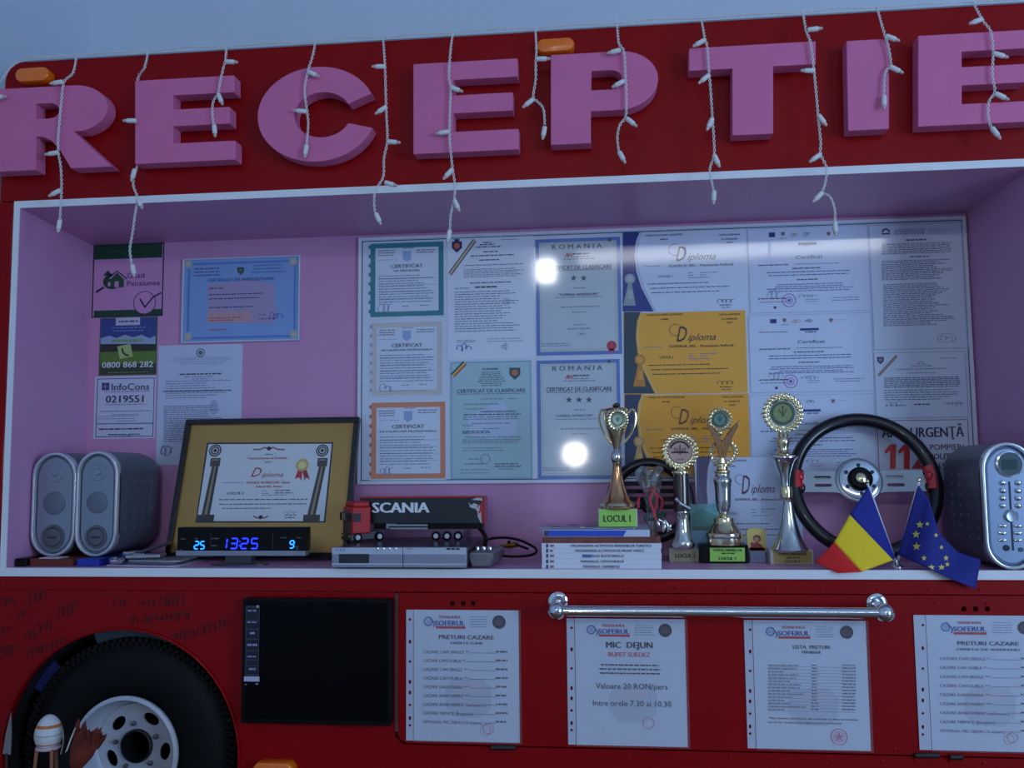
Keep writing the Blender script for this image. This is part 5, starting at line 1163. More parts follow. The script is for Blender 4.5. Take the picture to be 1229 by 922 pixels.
# tall silver trophy
Y4 = .10; uc = 942; yf4 = PZ(950, 678).y
tr = thing('trophy', 'tall slender silver trophy on pale marble beside the big steering wheel', 'trophy', (XP(947, 678, Y4), Y4, ZS), 'trophies on the shelf')
s_ = WALL(yf4); a0, _, a1, b1 = s_.rect(924.5, 660, 976.5, 678)
MB().box(a0, a1, yf4, yf4 + .066, ZS + .0003, b1).build('base', MARB, tr, bevel=.0012)
a0, b0, a1, b1 = s_.rect(928.5, 662, 974.5, 676.5); MB().box(a0, a1, yf4 - .0008, yf4, b0, b1).build('name_plate', OLIVE, tr)
p = Print(WALL(yf4 - .0008), tr, gloss=False); p.text(951, 665.3, 'TOPUL FIRMELOR', 2.6, (46, 40, 20), w=34, bold=.03); p.line(944, 669.4, 960, 1.2, (70, 60, 30)); p.text(951, 673.8, 'LOCUL I', 2.8, (46, 40, 20), w=17, bold=.03); p.build()
ud = 945.5
turned(tr, ud, Y4, [(661, 22), (659, 22.5), (655, 20), (648, 16), (640, 13), (630, 10.4), (618, 7.8), (606, 6), (600, 5.6), (598.5, 6.4)], 'lower_bell', SILVERM)
turned(tr, ud - 2, Y4, [(599, 5), (597, 7.4), (593.5, 7.6), (588, 7.6), (584.5, 7.2), (583, 5)], 'knop', GOLD)
turned(tr, ud - 2.5, Y4, [(583.5, 5.2), (574, 5.8), (566, 7.6), (558, 10.6), (552, 13.4), (549.5, 16.4), (548, 16.4), (546.5, 13)], 'upper_bell', SILVERM)
turned(tr, ud - 3, Y4, [(547.2, 9.5), (545, 9.8), (542, 6.6), (538, 5.6), (533, 7.6), (528, 8), (525, 6), (521, 6.6), (518, 4.4), (512, 3.8)], 'gold_neck', GOLD)
wreath(tr, 939.5, 496, Y4 - .004, 22.5, GOLD, n=26, leaf=.2); emblem(tr, 939.5, 496, Y4 - .005, 15.5, mat('gold_green_disc', (156, 170, 120), .25, metal=.6), (70, 92, 72), book=False)

# ------------------------------------------------------------------ things standing among the trophies
# white diploma leaning on the wall
yd = .205; dup_ = Vector((0, .055, .21)).normalized(); SD = Surf((XP(897, 672, yd), yd, ZS + .0033), (1, 0, 0), dup_)
diploma((836, 549, 961, 671), (206, 218, 240), (104, 96, 128), (226, 228, 240), 'white diploma with dark red title leaning behind the trophies', (96, 40, 70), surf=SD, grp=None, tcol=(104, 60, 96))
# turquoise picture card
r = thing('picture_card', 'turquoise picture card standing behind two of the trophies', 'card', (XP(845, 672, .175), .178, ZS))
s_ = WALL(.175); a0, _, a1, b1 = s_.rect(829, 605, 862, 671)
MB().box(a0, a1, .175, .178, ZS + .0003, b1).build('card', mat('turquoise_card', (116, 176, 176), .4, coat=.5, var=.15, vscale=30), r)
p = Print(s_, r); p.rect(830, 632, 861, 637, (92, 120, 110), 1); p.rect(830, 637, 861, 668, (130, 176, 206), 1); p.poly([(830, 617), (842, 610), (861, 620), (861, 632), (830, 632)], (92, 150, 140), 2); p.build()
# small icon on a clear stand
yi = PZ(908, 676).y + .004
r = thing('small_icon', 'small gold icon picture on a clear block between two trophies', 'icon', (XP(908, 676, yi), yi, ZS))
s_ = WALL(yi); a0, b0, a1, b1 = s_.rect(896.5, 634, 919.5, 661.5)
lp_ = [(a0, b0), (a1, b0), (a1, b1 - .006)] + [((a0 + a1) / 2 + (a1 - a0) / 2 * math.cos(t), b1 - .006 + .006 * math.sin(t)) for t in [math.pi * i / 10 for i in range(1, 10)]] + [(a0, b1 - .006)]
MB().prism([(a, yi, b) for a, b in lp_], (0, .008, 0)).build('panel', mat('icon_gold', (214, 190, 110), .4, var=.08, vscale=60), r)
p = Print(s_, r); p.disc(908.5, 646.5, 4.6, (110, 66, 40), 2); p.disc(908, 647.5, 3, (190, 140, 96), 3); p.poly([(900, 660), (902, 653), (908, 651), (914, 654), (918, 661), (900, 661)], (150, 40, 40), 2); p.disc(903, 653, 2.4, (170, 60, 50), 3); p.rect(897, 657.5, 919, 661, (120, 44, 34), 2); p.build()
s2 = WALL(yi - .004); a0, _, a1, b1 = s2.rect(900, 661.8, 919, 676)
MB().box(a0, a1, yi - .006, yi + .014, ZS + .0003, b0 - .0002).build('clear_block', film_mat('clear_block', (120, 120, 170), .25, .05, .35), r, bevel=.001)
# cellophane-wrapped ribbon bouquet
Yb = .165
r = thing('wrapped_bouquet', 'cellophane wrapped bouquet with red ribbons between cup and column trophy', 'bouquet', (XP(784, 672, Yb), Yb, ZS))
mb = MB(); c0 = P(784, 640, Yb); n = 16; rings = []
for (v, hw, j) in ((672, 6, 0), (640, 5, 0), (622, 5.5, .1), (605, 7, .12), (590, 10, .2), (576, 14.5, .3), (565, 16, .35), (560, 11, .45)):
    z = P(784, v, Yb).z if v < 670 else ZS + .0005; k = WALL(Yb).px(784, 600)
    rings.append([Vector((XP(782, 600, Yb) + hw * k * (1 + random.uniform(-j, j)) * math.cos(2 * math.pi * i / n), Yb + hw * k * .8 * (1 + random.uniform(-j, j)) * math.sin(2 * math.pi * i / n), z + random.uniform(-.002, .002) * (1 if j else 0))) for i in range(n)])
mb.add([q for R in rings for q in R], [(i * n + k, i * n + (k + 1) % n, (i + 1) * n + (k + 1) % n, (i + 1) * n + k) for i in range(len(rings) - 1) for k in range(n)])
mb.build('cellophane', film_mat('cellophane', (150, 146, 130), .3, .15, .35), r)
mb = MB()
for k in range(14): mb.ball((XP(782, 600, Yb) + random.uniform(-.015, .015), Yb + random.uniform(-.012, .012), P(784, random.uniform(566, 592), Yb).z), .005, .005, .006, 8, 5)
mb.build('dried_flowers', mat('dried_beige', (150, 130, 96), .7, var=.4, vscale=90), r)
mb = MB()
for k in range(9): mb.ball((XP(782 + random.uniform(-10, 14), 600, Yb - .012), Yb - .012 + random.uniform(-.006, .006), P(784, random.uniform(612, 626), Yb).z), .007, .002, .003, 8, 5, Matrix.Rotation(random.uniform(0, 3), 3, 'Y'))
mb.build('green_leaves', mat('leaf_green', (30, 84, 50), .5, var=.3, vscale=60), r)
MB().tube([(XP(783, 600, Yb), Yb, ZS + .001), P(783, 600, Yb)], .004, 8).build('stems', mat('stem_dark', (30, 40, 30), .7), r)
for pts in ([(783, 590), (780, 600), (784, 612), (788, 625)], [(785, 590), (789, 600), (786, 615)], [(781, 592), (768, 596), (766, 610)], [(786, 592), (795, 600), (793, 612)], [(778, 588), (784, 584), (790, 588)]):
    q = smoothpath([P(u, v, Yb - .019) for u, v in pts], .003); mb = MB()
    for a, b in zip(q, q[1:]): mb.add([a + Vector((-.0025, 0, 0)), a + Vector((.0025, .001, 0)), b + Vector((.0025, .001, 0)), b + Vector((-.0025, 0, 0))], [(0, 1, 2, 3)])
    mb.build('ribbon', mat('red_ribbon', (206, 30, 54), .3, coat=.5), r)

def spoke_plate(parent, S_, pts, t, m, nm, slots=()):
    vs, fs = fill2d([pts] + list(slots), t, 0.0)
    return MB().add([S_.w(q.x, q.y, q.z) for q in vs], fs).build(nm, m, parent)
def torus(parent, S_, R, r, m, nm, n=72, k=14, c=(0, 0), a0=0, a1=360, off=0.0, sq=1.0):
    full = a1 - a0 >= 360; q = [math.radians(a0 + (a1 - a0) * i / n) for i in range(n if full else n + 1)]
    return MB().tube([S_.w(c[0] + R * math.cos(t), c[1] + R * math.sin(t), off) for t in q], r, k, closed=full).build(nm, m, parent, smooth=True)
# small dark steering wheel behind the trophies
sup = Vector((0, .05, .2)).normalized(); y0s = .205
kk = WALL(y0s).px(788, 600); Rw = 47 * kk; 
SW = Surf((XP(781, 600, y0s), y0s, ZS), (1, 0, 0), sup); S_h = SW.ab(788, 556)[1]; cz_ = S_h - Rw; SWc = Surf(SW.w(0, cz_), (1, 0, 0), sup)
r = thing('steering_wheel', 'small black steering wheel with slotted spokes behind the silver column trophy', 'steering wheel', SW.w(0, 0))
torus(r, SWc, Rw, .0125, mat('wheel_leather', (14, 14, 16), .3, coat=.3), 'rim')
for k in range(4):
    z = Rw * (.45 - .21 * k); hw = math.sqrt(max(0, Rw * Rw - z * z)) - .004
    MB().obox(SWc.w(0, z), SWc.x * hw, SWc.z * .0048, SWc.n * .002).build('slotted_spoke', BLACK, r)
MB().lathe(SWc.w(0, -Rw * .12, .003), [(.022, 0), (.022, .004), (.014, .008), (0, .008)], 24, SWc.n, SWc.x).build('hub', BLACK, r, smooth=True)
# big steering wheel
ybw = .150; bup = Vector((0, .085, .29)).normalized(); S_ = Surf((XP(1037, 600, ybw), ybw, ZS), (1, 0, 0), bup)
top = S_.ab(1037, 488)[1]; lft = S_.ab(949.5, 580)[0]; rgt = S_.ab(1126, 580)[0]
tr_ = .0145; Rw = ((rgt - lft) / 2 + (top) / 2) / 2 - tr_; cxw = (lft + rgt) / 2
SW = Surf(S_.w(cxw, Rw + tr_ + .003), (1, 0, 0), bup)
bwheel = thing('steering_wheel', 'large black leather steering wheel with silver spokes and red inserts', 'steering wheel', S_.w(cxw, 0))
torus(bwheel, SW, Rw, tr_, mat('wheel_leather', (14, 14, 16), .3, coat=.3), 'rim', k=18)
hc = SW.ab(1030.5, 577); k1 = SW.px(1031, 577)
STEEL = mat('brushed_steel', (164, 170, 174), .32, metal=.75, var=.04)
def rr(x0, x1, z0, z1, n=5):
    r_ = (z1 - z0) / 2; out = [(x1 - r_ + r_ * math.cos(t), (z0 + z1) / 2 + r_ * math.sin(t)) for t in [-math.pi / 2 + math.pi * i / n for i in range(n + 1)]]
    return out + [(x0 + r_ + r_ * math.cos(t), (z0 + z1) / 2 + r_ * math.sin(t)) for t in [math.pi / 2 + math.pi * i / n for i in range(n + 1)]]
for s in (-1, 1):
    xe = (-Rw if s < 0 else Rw) + (-.0) * s
    A = [(hc[0], hc[1] + 21 * k1), (hc[0] + s * 24 * k1, hc[1] + 12 * k1), (xe * .93, hc[1] + 13 * k1), (xe * .95, hc[1] - 14 * k1), (hc[0] + s * 28 * k1, hc[1] - 15 * k1), (hc[0], hc[1] - 26 * k1)]
    xa, xb_ = sorted((hc[0] + s * 33 * k1, hc[0] + s * 54 * k1))
    spoke_plate(bwheel, SW, A, .004, STEEL, 'spoke', [rr(xa, xb_, hc[1] + 2 * k1, hc[1] + 6 * k1), rr(xa, xb_, hc[1] - 8 * k1, hc[1] - 4 * k1)])
    g0, g1 = (158, 186) if s < 0 else (-22, 22)
    g0, g1 = (165, 200) if s < 0 else (-14, 24)
    torus(bwheel, SW, Rw * .965, tr_ * 1.04, mat('red_insert', (206, 18, 30), .2, coat=.8), 'red_insert', n=10, a0=168 if s < 0 else -5, a1=183 if s < 0 else 16, k=18)
    for (q, z, sc) in ((.90, 1, 1), (.90, -1, 1)):
        MB().ball(SW.w(xe * .90, hc[1] + z * 9 * k1), .010, .008, .012, 14, 8).build('grip_pad', mat('wheel_leather', (14, 14, 16), .3, coat=.3), bwheel, smooth=True)
    MB().ball(SW.w(xe * .915, hc[1] + 4 * k1, .006), .010, .010, .013, 14, 8).build('red_cap', mat('red_insert', (206, 18, 30), .2, coat=.8), bwheel, smooth=True)
HO = SW.w(hc[0], hc[1])
MB().lathe(HO, [(28 * k1, -.004), (28.5 * k1, .003), (27 * k1, .005), (24 * k1, .005)], 48, SW.n, SW.x).build('hub_plate', STEEL, bwheel, smooth=True)
MB().lathe(HO, [(24.5 * k1, .0045), (24 * k1, .010), (21 * k1, .0115), (15 * k1, .0115), (14 * k1, .009)], 48, SW.n, SW.x).build('hub_ring', CHROME, bwheel, smooth=True)
MB().lathe(HO, [(15 * k1, .009), (14.6 * k1, .018), (12 * k1, .022), (7 * k1, .022), (6.5 * k1, .019)], 40, SW.n, SW.x).build('horn_ring', BLACK, bwheel, smooth=True)
MB().lathe(HO, [(7 * k1, .019), (6.4 * k1, .0245), (3 * k1, .027), (0, .0275)], 28, SW.n, SW.x).build('horn_button', GOLD, bwheel, smooth=True)
for k in range(6):
    t = math.radians(30 + 60 * k); MB().lathe(SW.w(hc[0] + 18 * k1 * math.cos(t), hc[1] + 18 * k1 * math.sin(t), .0113), [(2.6 * k1, 0), (2.4 * k1, .0016), (1.2 * k1, .0016), (1.1 * k1, .0004), (0, .0004)], 12, SW.n, SW.x).build('hub_bolt', mat('bolt_dark', (70, 74, 80), .3, metal=.8), bwheel)

# ------------------------------------------------------------------ two little desk flags in one holder
fs_ = thing('flag_stand', 'small chrome holder with Romanian and European desk flags by the steering wheel', 'desk flags', (XP(1076, 678, .035), .035, ZS))
fx = XP(1076, 678, .035)
MB().lathe((fx, .035, ZS + .0003), [(.013, 0), (.013, .003), (.008, .006), (.005, .012), (.0055, .017), (.003, .019)], 24).build('holder', CHROME, fs_, smooth=True)
WP = mat('white_sleeve', (226, 226, 228), .6)
for (ut, vt, ub, vb) in ((1041, 580, 1074.5, 674), (1103, 578, 1077.5, 674)):
    MB().tube([P(ub, vb, .034), P(ut, vt, .030)], .0026, 8).build('pole', WP, fs_, smooth=True)
    MB().ball(P(ut, vt - 2, .030), .0042, .0042, .0046, 12, 8).build('finial', GOLD, fs_, smooth=True)
def lerp2(a, b, t): return (a[0] + (b[0] - a[0]) * t, a[1] + (b[1] - a[1]) * t)
def poly_at(pts, s):
    n = len(pts) - 1; x = min(s * n, n - 1e-6); i = int(x); return lerp2(pts[i], pts[i + 1], x - i)
def cloth(top, bot, s0, s1, yfun, ns, nt):
    vs, fs = [], []
    for i in range(ns + 1):
        s = s0 + (s1 - s0) * i / ns; a, b = poly_at(top, s), poly_at(bot, s)
        for j in range(nt + 1):
            t = j / nt; u, v = lerp2(a, b, t); vs.append(P(u, v, yfun(s, t)))
    for i in range(ns):
        for j in range(nt): k = i * (nt + 1) + j; fs.append((k, k + 1, k + nt + 2, k + nt + 1))
    return vs, fs
def solid(o):
    m = o.modifiers.new('thickness', 'SOLIDIFY'); m.thickness = .0006; m.offset = 0; return o
rt = [(1042, 584), (1020, 618), (1001, 651), (978, 675)]; rbm = [(1074.5, 670), (1072, 672.5), (1034, 686.5), (1006, 688)]
yro = lambda s, t: .026 - .040 * min(1, s * 1.35) * (.35 + .65 * t) + .004 * math.sin(7 * s + 3 * t) * min(1, 3 * s)
CL = lambda n, c: mat(n, c, .75, var=.05, vscale=150, bump=.1, bscale=900)
for k, (nm, c) in enumerate((('blue_stripe', (28, 38, 140)), ('yellow_stripe', (250, 214, 30)), ('red_stripe', (222, 30, 30)))):
    vs, fs = cloth(rt, rbm, k / 3, (k + 1) / 3, yro, 10, 18); solid(MB().add(vs, fs).build(nm, CL(nm, c), fs_, smooth=True))
et = [(1102, 582), (1115, 600), (1127, 640), (1150, 663), (1177, 672)]; eb = [(1077.5, 666), (1098, 675), (1120, 685.5), (1143, 696), (1171, 707)]
yeu = lambda s, t: .026 - .042 * min(1, s * 2.3) * (.5 + .5 * t) - .004 * s + .004 * math.sin(11 * s + 2 * t) * min(1, 4 * s)
vs, fs = cloth(et, eb, 0, 1, yeu, 28, 18)
eu = solid(MB().add(vs, fs).build('european_flag', CL('eu_blue', (26, 36, 128)), fs_, smooth=True))
bvh = BVHTree.FromPolygons(vs, fs)
STAR = mat('star_yellow', (222, 206, 96), .7)
for (u, v, r_) in ((1104, 630, 5), (1099.5, 641.5, 5.2), (1100, 656, 5.4), (1109, 670, 4.4), (1118, 681, 4.6), (1130, 681, 4.6), (1137, 677.5, 4), (1135.5, 670, 4.4), (1130, 657, 3.6), (1123.5, 642.5, 3.6), (1113, 629, 3.4)):
    q = []
    for i in range(10):
        rr_ = r_ * (1 if i % 2 == 0 else .42); a = u + rr_ * math.sin(i * math.pi / 5) * (.8 if r_ < 4.5 else 1); b = v - rr_ * math.cos(i * math.pi / 5) * (.85 if r_ < 5 else 1)
        d = ray(a, b).normalized(); h = bvh.ray_cast(CAM, d)
        if h[0] is not None: q.append(h[0] - d * .0012)
    if len(q) > 4: MB().add(q, [tuple(range(len(q)))]).build('star', STAR, eu)

# ------------------------------------------------------------------ silver stereo
yh = .004; s_ = WALL(yh); a0, b0, a1, b1 = s_.rect(1180.5, 531, 1244, 683)
xc, hw = (a0 + a1) / 2, (a1 - a0) / 2; b0 = ZS + .0006; hh = b1 - b0
st = thing('stereo_unit', 'silver oval-fronted stereo with round display and small buttons beside the flags', 'stereo', (xc, .12, ZS))
pod(st, xc, b0, b1, hw, yh, .215, BODYM, RIMM, mat('stereo_face', (158, 176, 200), .28, metal=.5))
yq = yh + .003
def sdisc(u, v, r_, prof, m, nm, n=24, sy=1.0): 
    k = s_.px(u, v) * r_; c = P(u, v, yh); return MB().lathe((c.x, yq, c.z), [(a * k, b) for a, b in prof], n, (0, -1, 0), sy=sy).build(nm, m, st, smooth=True)
sdisc(1212, 557, 17, [(1, 0), (.98, .003), (.86, .004), (.82, .002)], CHROME, 'display_ring', 36)
sdisc(1212, 557, 14.5, [(1, 0), (.97, .0022), (0, .0024)], mat('lcd_surround', (86, 100, 108), .2, coat=.5), 'display_dial', 36)
a, b, c, d = s_.rect(1203, 551.5, 1221, 563.5); MB().box(a, c, yq - .0032, yq - .002, b, d).build('display', mat('lcd', (64, 84, 84), .15, coat=.6), st)
for u, dv in ((1204.5, 0), (1223, 0)):
    for v in (579.5, 589, 598, 607): sdisc(u, v + dv, 3.6, [(1, 0), (.95, .003), (.5, .0046), (0, .005)], CHROME, 'button')
    for v in (631.5, 640, 648.5): sdisc(u - .5, v, 5.2, [(1, 0), (.95, .0025), (.4, .004), (0, .004)], CHROME, 'oval_button', sy=.42)
a, b, c, d = s_.rect(1213.4, 578, 1215.4, 661); MB().box(a, c, yq - .0012, yq, b, d).build('centre_groove', mat('groove', (26, 34, 56), .4), st)
sdisc(1214.5, 619.5, 8.5, [(1, 0), (.96, .004), (.8, .006), (0, .0045)], mat('knob_face', (176, 188, 204), .25, metal=.6), 'volume_knob', 32)
sdisc(1208.5, 658, 4, [(1, 0), (.95, .002), (0, .002)], mat('jack_dark', (20, 24, 44), .3), 'headphone_socket'); sdisc(1226, 660, 3, [(1, 0), (.95, .002), (0, .002)], mat('jack_grey', (70, 80, 100), .3), 'line_socket')
for k in range(7):
    for j in range(4):
        z = b0 + hh * (.22 + .085 * k); y = yh + .03 + .042 * j
        MB().box(xc - hw - .0016, xc - hw + .0015, y, y + .022, z, z + .007).build('side_rib', BODYM, st, bevel=.0006)

# ------------------------------------------------------------------ on the lower red panel: screen and price sheets
yv = -.030; s_ = WALL(yv); a0, b0, a1, b1 = s_.rect(290, 719, 469.5, 870)
tv = thing('monitor', 'flat black screen with a sticker strip mounted beside the wheel arch', 'screen', ((a0 + a1) / 2, -.015, b0))
MB().box(a0, a1, yv + .003, -.0045, b0, b1).build('housing', BLACK, tv, bevel=.003)
fr = .008; BZ = mat('bezel_gloss', (4, 4, 5), .4, spec=.2)
for q in ((a0, a1, b0, b0 + fr), (a0, a1, b1 - fr, b1), (a0, a0 + fr, b0 + fr, b1 - fr), (a1 - fr, a1, b0 + fr, b1 - fr)): MB().box(q[0], q[1], yv, yv + .004, q[2], q[3]).build('bezel_bar', BZ, tv, bevel=.001)
MB().box(a0 + fr, a1 - fr, yv + .0012, yv + .0028, b0 + fr, b1 - fr).build('screen', mat('dark_screen', (2, 2, 3), .35, spec=.12), tv)
s3 = WALL(yv - .0004)
a, b, c, d = s3.rect(294.5, 727, 311, 815); MB().box(a, c, yv - .0004, yv + .002, b, d).build('sticker_strip', mat('sticker_dark', (20, 22, 34), .4), tv)
p = Print(s3, tv, gloss=False)
for v, t, w_ in ((733, 3, 11), (747, 2.5, 12), (760, 4, 6), (774, 4, 12), (788, 2.5, 12), (803, 4, 8)): p.line(303 - w_ / 2, v, 303 + w_ / 2, t * .6, (150, 156, 200))
for v in (728, 745, 755, 767, 781, 792, 799, 810): p.line(295, v, 310.5, .5, (96, 100, 130), solid=True)
for u in (295, 310.5): p.rect(u, 728, u + .5, 812, (80, 84, 110), 1)
p.rect(293, 812, 311.5, 818, (196, 190, 214), 2); p.line(294, 821.5, 298, 1, (150, 150, 170)); p.line(307, 821, 310, 1.4, (180, 180, 200)); p.disc(309.5, 728, 1.6, (200, 190, 180), 3); p.build()

FILM = film_mat('sleeve_film', (206, 210, 220), .09, .12, .10)
def price_sheet(u0, us, u1, v0, v1, label, kind, tilt=0.0):
    """u0..us the punched strip, us..u1 the page"""
    Y = -.0050; S_ = WALL(Y); a0, b0, a1, b1 = S_.rect(us, v0, u1, v1); as_ = S_.ab(u0, (v0 + v1) / 2)[0]
    r = thing('price_sheet', label, 'price sheet', ((as_ + a1) / 2, Y, b0), 'price sheets in plastic sleeves')
    MB().box(a0, a1, Y, Y + .0004, b0, b1).build('page', mat('page_white', (214, 222, 236), .6, var=.02), r)
    p = Print(S_, r, 0.0, gloss=False); h = v1 - v0; V = lambda f: v0 + f * h; U = lambda f: us + f * (u1 - us); um = (u0 + us) / 2
    k_ = S_.px(um, V(.5)) * 1.6; lps = [[(as_, b0), (a0 - .001, b0), (a0 - .001, b1), (as_, b1)]]
    for f, q in ((.07, 1), (.24, 1.6), (.39, 1), (.545, 1.6), (.625, 1.6), (.72, 1), (.82, 1.6), (.875, 1)):
        ca, cb2_ = S_.ab(um, V(f)); lps.append([(ca + k_ * math.cos(2 * math.pi * i / 10), cb2_ + k_ * q * math.sin(2 * math.pi * i / 10)) for i in range(10)])
    vs_, fs_2 = fill2d(lps, .0008, 0.0)            # the filing holes are punched through; the red door shows behind
    MB().add([S_.w(q.x, q.y, q.z) for q in vs_], fs_2).build('punched_strip', mat('strip_plastic', (196, 200, 214), .35, coat=.4), r)
    # letterhead
    p.disc(U(.14), V(.085), 5.6, (96, 130, 190), 2, 4); p.disc(U(.14), V(.085), 3, (170, 190, 220), 2); p.stroke([(U(.15), V(.05)), (U(.2), V(.1)), (U(.19), V(.13))], 1.2, (60, 90, 170), 3)
    p.text(U(.345), V(.052), 'PENSIUNEA', 3.0, (196, 50, 60), w=.20 * (u1 - us), bold=.02); p.text(U(.345), V(.098), 'SOFERUL', 5.6, (56, 80, 170), w=.28 * (u1 - us), bold=.03); p.rect(U(.21), V(.122), U(.49), V(.14), (200, 56, 66), 2)
    p.block(U(.53), V(.05), U(.71), V(.125), 5, .7, (130, 144, 180), .2, True)
    p.disc(U(.81), V(.09), 8, (50, 44, 56), 2); p.disc(U(.81), V(.085), 5.5, (84, 70, 80), 3, ry=4); p.rect(U(.77), V(.10), U(.85), V(.115), (110, 60, 66), 4)
    # pale watermark drawing of the truck
    p.poly([(U(.30), V(.60)), (U(.36), V(.53)), (U(.66), V(.52)), (U(.74), V(.60)), (U(.73), V(.75)), (U(.64), V(.82)), (U(.38), V(.81)), (U(.30), V(.72))], (200, 208, 224), 0)
    p.poly([(U(.38), V(.56)), (U(.64), V(.55)), (U(.66), V(.62)), (U(.40), V(.64))], (212, 206, 220), 1)
    C1 = (70, 72, 98)
    if kind in (1, 4):
        p.text(U(.5), V(.205), 'PRETURI CAZARE', 4.6, C1, w=.52 * (u1 - us), bold=.025); p.text(U(.5), V(.25), 'OFERTA LUNII' if kind == 1 else 'OFERTA DE WEEKEND', 2.7, C1, w=(.30 if kind == 1 else .54) * (u1 - us), bold=.02)
        rows = (('CAZARE CAM SINGLE **', .43), ('CAZARE CAM DUBLA **', .40), ('CAZARE CAM SINGLE ***', .43), ('CAZARE CAM DUBLA ***', .43), ('CAZARE GARSONIERA ***', .43), ('CAZARE APARTAMENT ***', .44), ('CAZARE APARTAMENT (nefumatori) ***', .65), ('CAZARE TERMICE (Bungalow)', .47), ('OPTIONAL: MIC DEJUN (15 lei/pers)', .55))
        for k, (t, w_) in enumerate(rows):
            v = V(.315 + .0665 * k); p.text(U(.09), v, t, 3.4, (92, 92, 120), w=w_ * (u1 - us), align='L'); p.line(U(.1 + w_), v + 1.4, U(.78), .5, (120, 122, 146), solid=True); p.line(U(.78), v, U(.89), 2, (104, 106, 130))
        p.disc(U(.71), V(.90), 6.5, (214, 140, 156), 3, 5.8); p.disc(U(.68), V(.91), 6.5, (214, 150, 160), 3, 6)
    elif kind == 2:
        p.text(U(.485), V(.205), 'MIC  DEJUN', 7.0, (40, 42, 66), w=57 * .97, bold=.03); p.text(U(.485), V(.28), 'BUFET SUEDEZ', 5.2, (222, 90, 100), w=50, bold=.02)
        p.block(U(.18), V(.36), U(.80), V(.425), 3, 1.6, (70, 72, 96), .2, True)
        p.text(U(.505), V(.53), 'Valoare 20 RON/pers', 6.6, (56, 58, 84), w=86); p.text(U(.51), V(.665), 'Intre orele 7.30 si 10.30', 6.6, (56, 58, 84), w=94); p.disc(U(.66), V(.82), 7, (214, 150, 164), 3, 6.3)
    else:
        p.text(U(.5), V(.205), 'LISTA  PRETURI', 4.2, C1, w=44, bold=.02); p.text(U(.5), V(.245), 'MINIBAR', 3.2, C1, w=23, bold=.02)
        for k in range(15):
            v = V(.345 + .0245 * k); p.line(U(.12), v, U(random.uniform(.25, .45)), 1.2, (120, 122, 148)); p.line(U(.50), v, U(.56), 1.2, (120, 122, 148)); p.line(U(.77), v, U(.89), 1.2, (120, 122, 148)); p.line(U(.12), v + 1.5, U(.89), .4, (150, 152, 176), solid=True)
        p.text(U(.52), V(.76), 'Plata pentru produsele din mini bar se face la receptie', 2.2, C1, w=106, bold=.01); p.text(U(.44), V(.79), 'sau la bar si personal angajat pentru consumul', 2.2, C1, w=88, bold=.01)
        p.disc(U(.745), V(.90), 10, (220, 120, 140), 3, 9.2); p.star(U(.745), V(.90), 6, (220, 140, 156)); p.disc(U(.745), V(.90), 6.5, (220, 120, 140), 3, 6)
    p.build()
    MB().add([(a0 - .0005, Y - .0022, b0 - .002), (a1 + .0045, Y - .0022, b0 - .002), (a1 + .0045, Y - .0022, b1 + .001), (a0 - .0005, Y - .0022, b1 + .001)], [(0, 1, 2, 3)]).build('sleeve_film', FILM, r)
    return r
price_sheet(487.5, 496.5, 623, 732.5, 890.5, 'price sheet in a punched sleeve beside the black screen', 1)
price_sheet(681, 691, 823.5, 743, 895.5, 'breakfast notice in a punched sleeve hanging under the chrome rail end', 2)
price_sheet(895, 905.5, 1042, 745, 900, 'minibar price list in a punched sleeve under the chrome rail', 3)
price_sheet(1100, 1115, 1256, 739, 902, 'weekend price sheet in a punched sleeve beyond the chrome rail', 4)

# ------------------------------------------------------------------ desk below the picture, with the painted egg
zd = .70
dk = thing('reception_desk', 'plain wooden desk standing in front of the red truck body', 'desk', (-.2, -.40, 0))
WOOD = mat('desk_wood', (120, 80, 48), .45, coat=.2, var=.2, vscale=6)
MB().box(-1.45, .95, -.70, -.035, zd - .03, zd).build('desk_top', WOOD, dk, bevel=.003)
for x in (-1.42, .90): MB().box(x, x + .03, -.68, -.06, 0, zd - .03).build('side_panel', WOOD, dk)
MB().box(-1.39, .90, -.10, -.08, .2, zd - .03).build('back_panel', WOOD, dk)
ye = -.105; k = WALL(ye).px(60, 880)
ceg = P(58.5, 879, ye)
eg = thing('painted_egg_stand', 'painted white egg with orange bands on a tripod of wooden legs', 'egg stand', (ceg.x, ye, zd))
prof = []
for i in range(19):
    t = math.pi * i / 18; z = -math.cos(t); prof.append((14.8 * k * math.sin(t) * (1 - .13 * z), 19.5 * k * z))
EGGM = mat('egg_shell', (214, 218, 216), .5, var=.07, vscale=60)
eo = MB().lathe(ceg, prof, 32).build('egg', EGGM, eg, smooth=True)
def band(z0, z1, m, nm):
    pr = []
    for i in range(5):
        z = z0 + (z1 - z0) * i / 4; t = math.acos(-z); pr.append((14.8 * k * math.sin(t) * (1 - .13 * z) + .0005, 19.5 * k * z))
    MB().lathe(ceg, pr, 32, open_end=True).build(nm, m, eo, smooth=True)
OR = mat('orange_band', (206, 112, 52), .6, var=.35, vscale=90)
band(.34, .50, OR, 'orange_band'); band(-.62, -.56, OR, 'orange_line'); band(-.08, -.04, mat('grey_line', (150, 150, 146), .6), 'grey_line')
zr = P(58, 897, ye).z
MB().tube([Vector((ceg.x + 11.5 * k * math.cos(t), ye + 11.5 * k * math.sin(t), zr)) for t in [2 * math.pi * i / 24 for i in range(24)]], .0032, 8, closed=True).build('holder_ring', mat('pale_wood', (206, 180, 190), .5), eg, smooth=True)
LEGM = mat('leg_wood', (156, 96, 70), .5, var=.2, vscale=30)
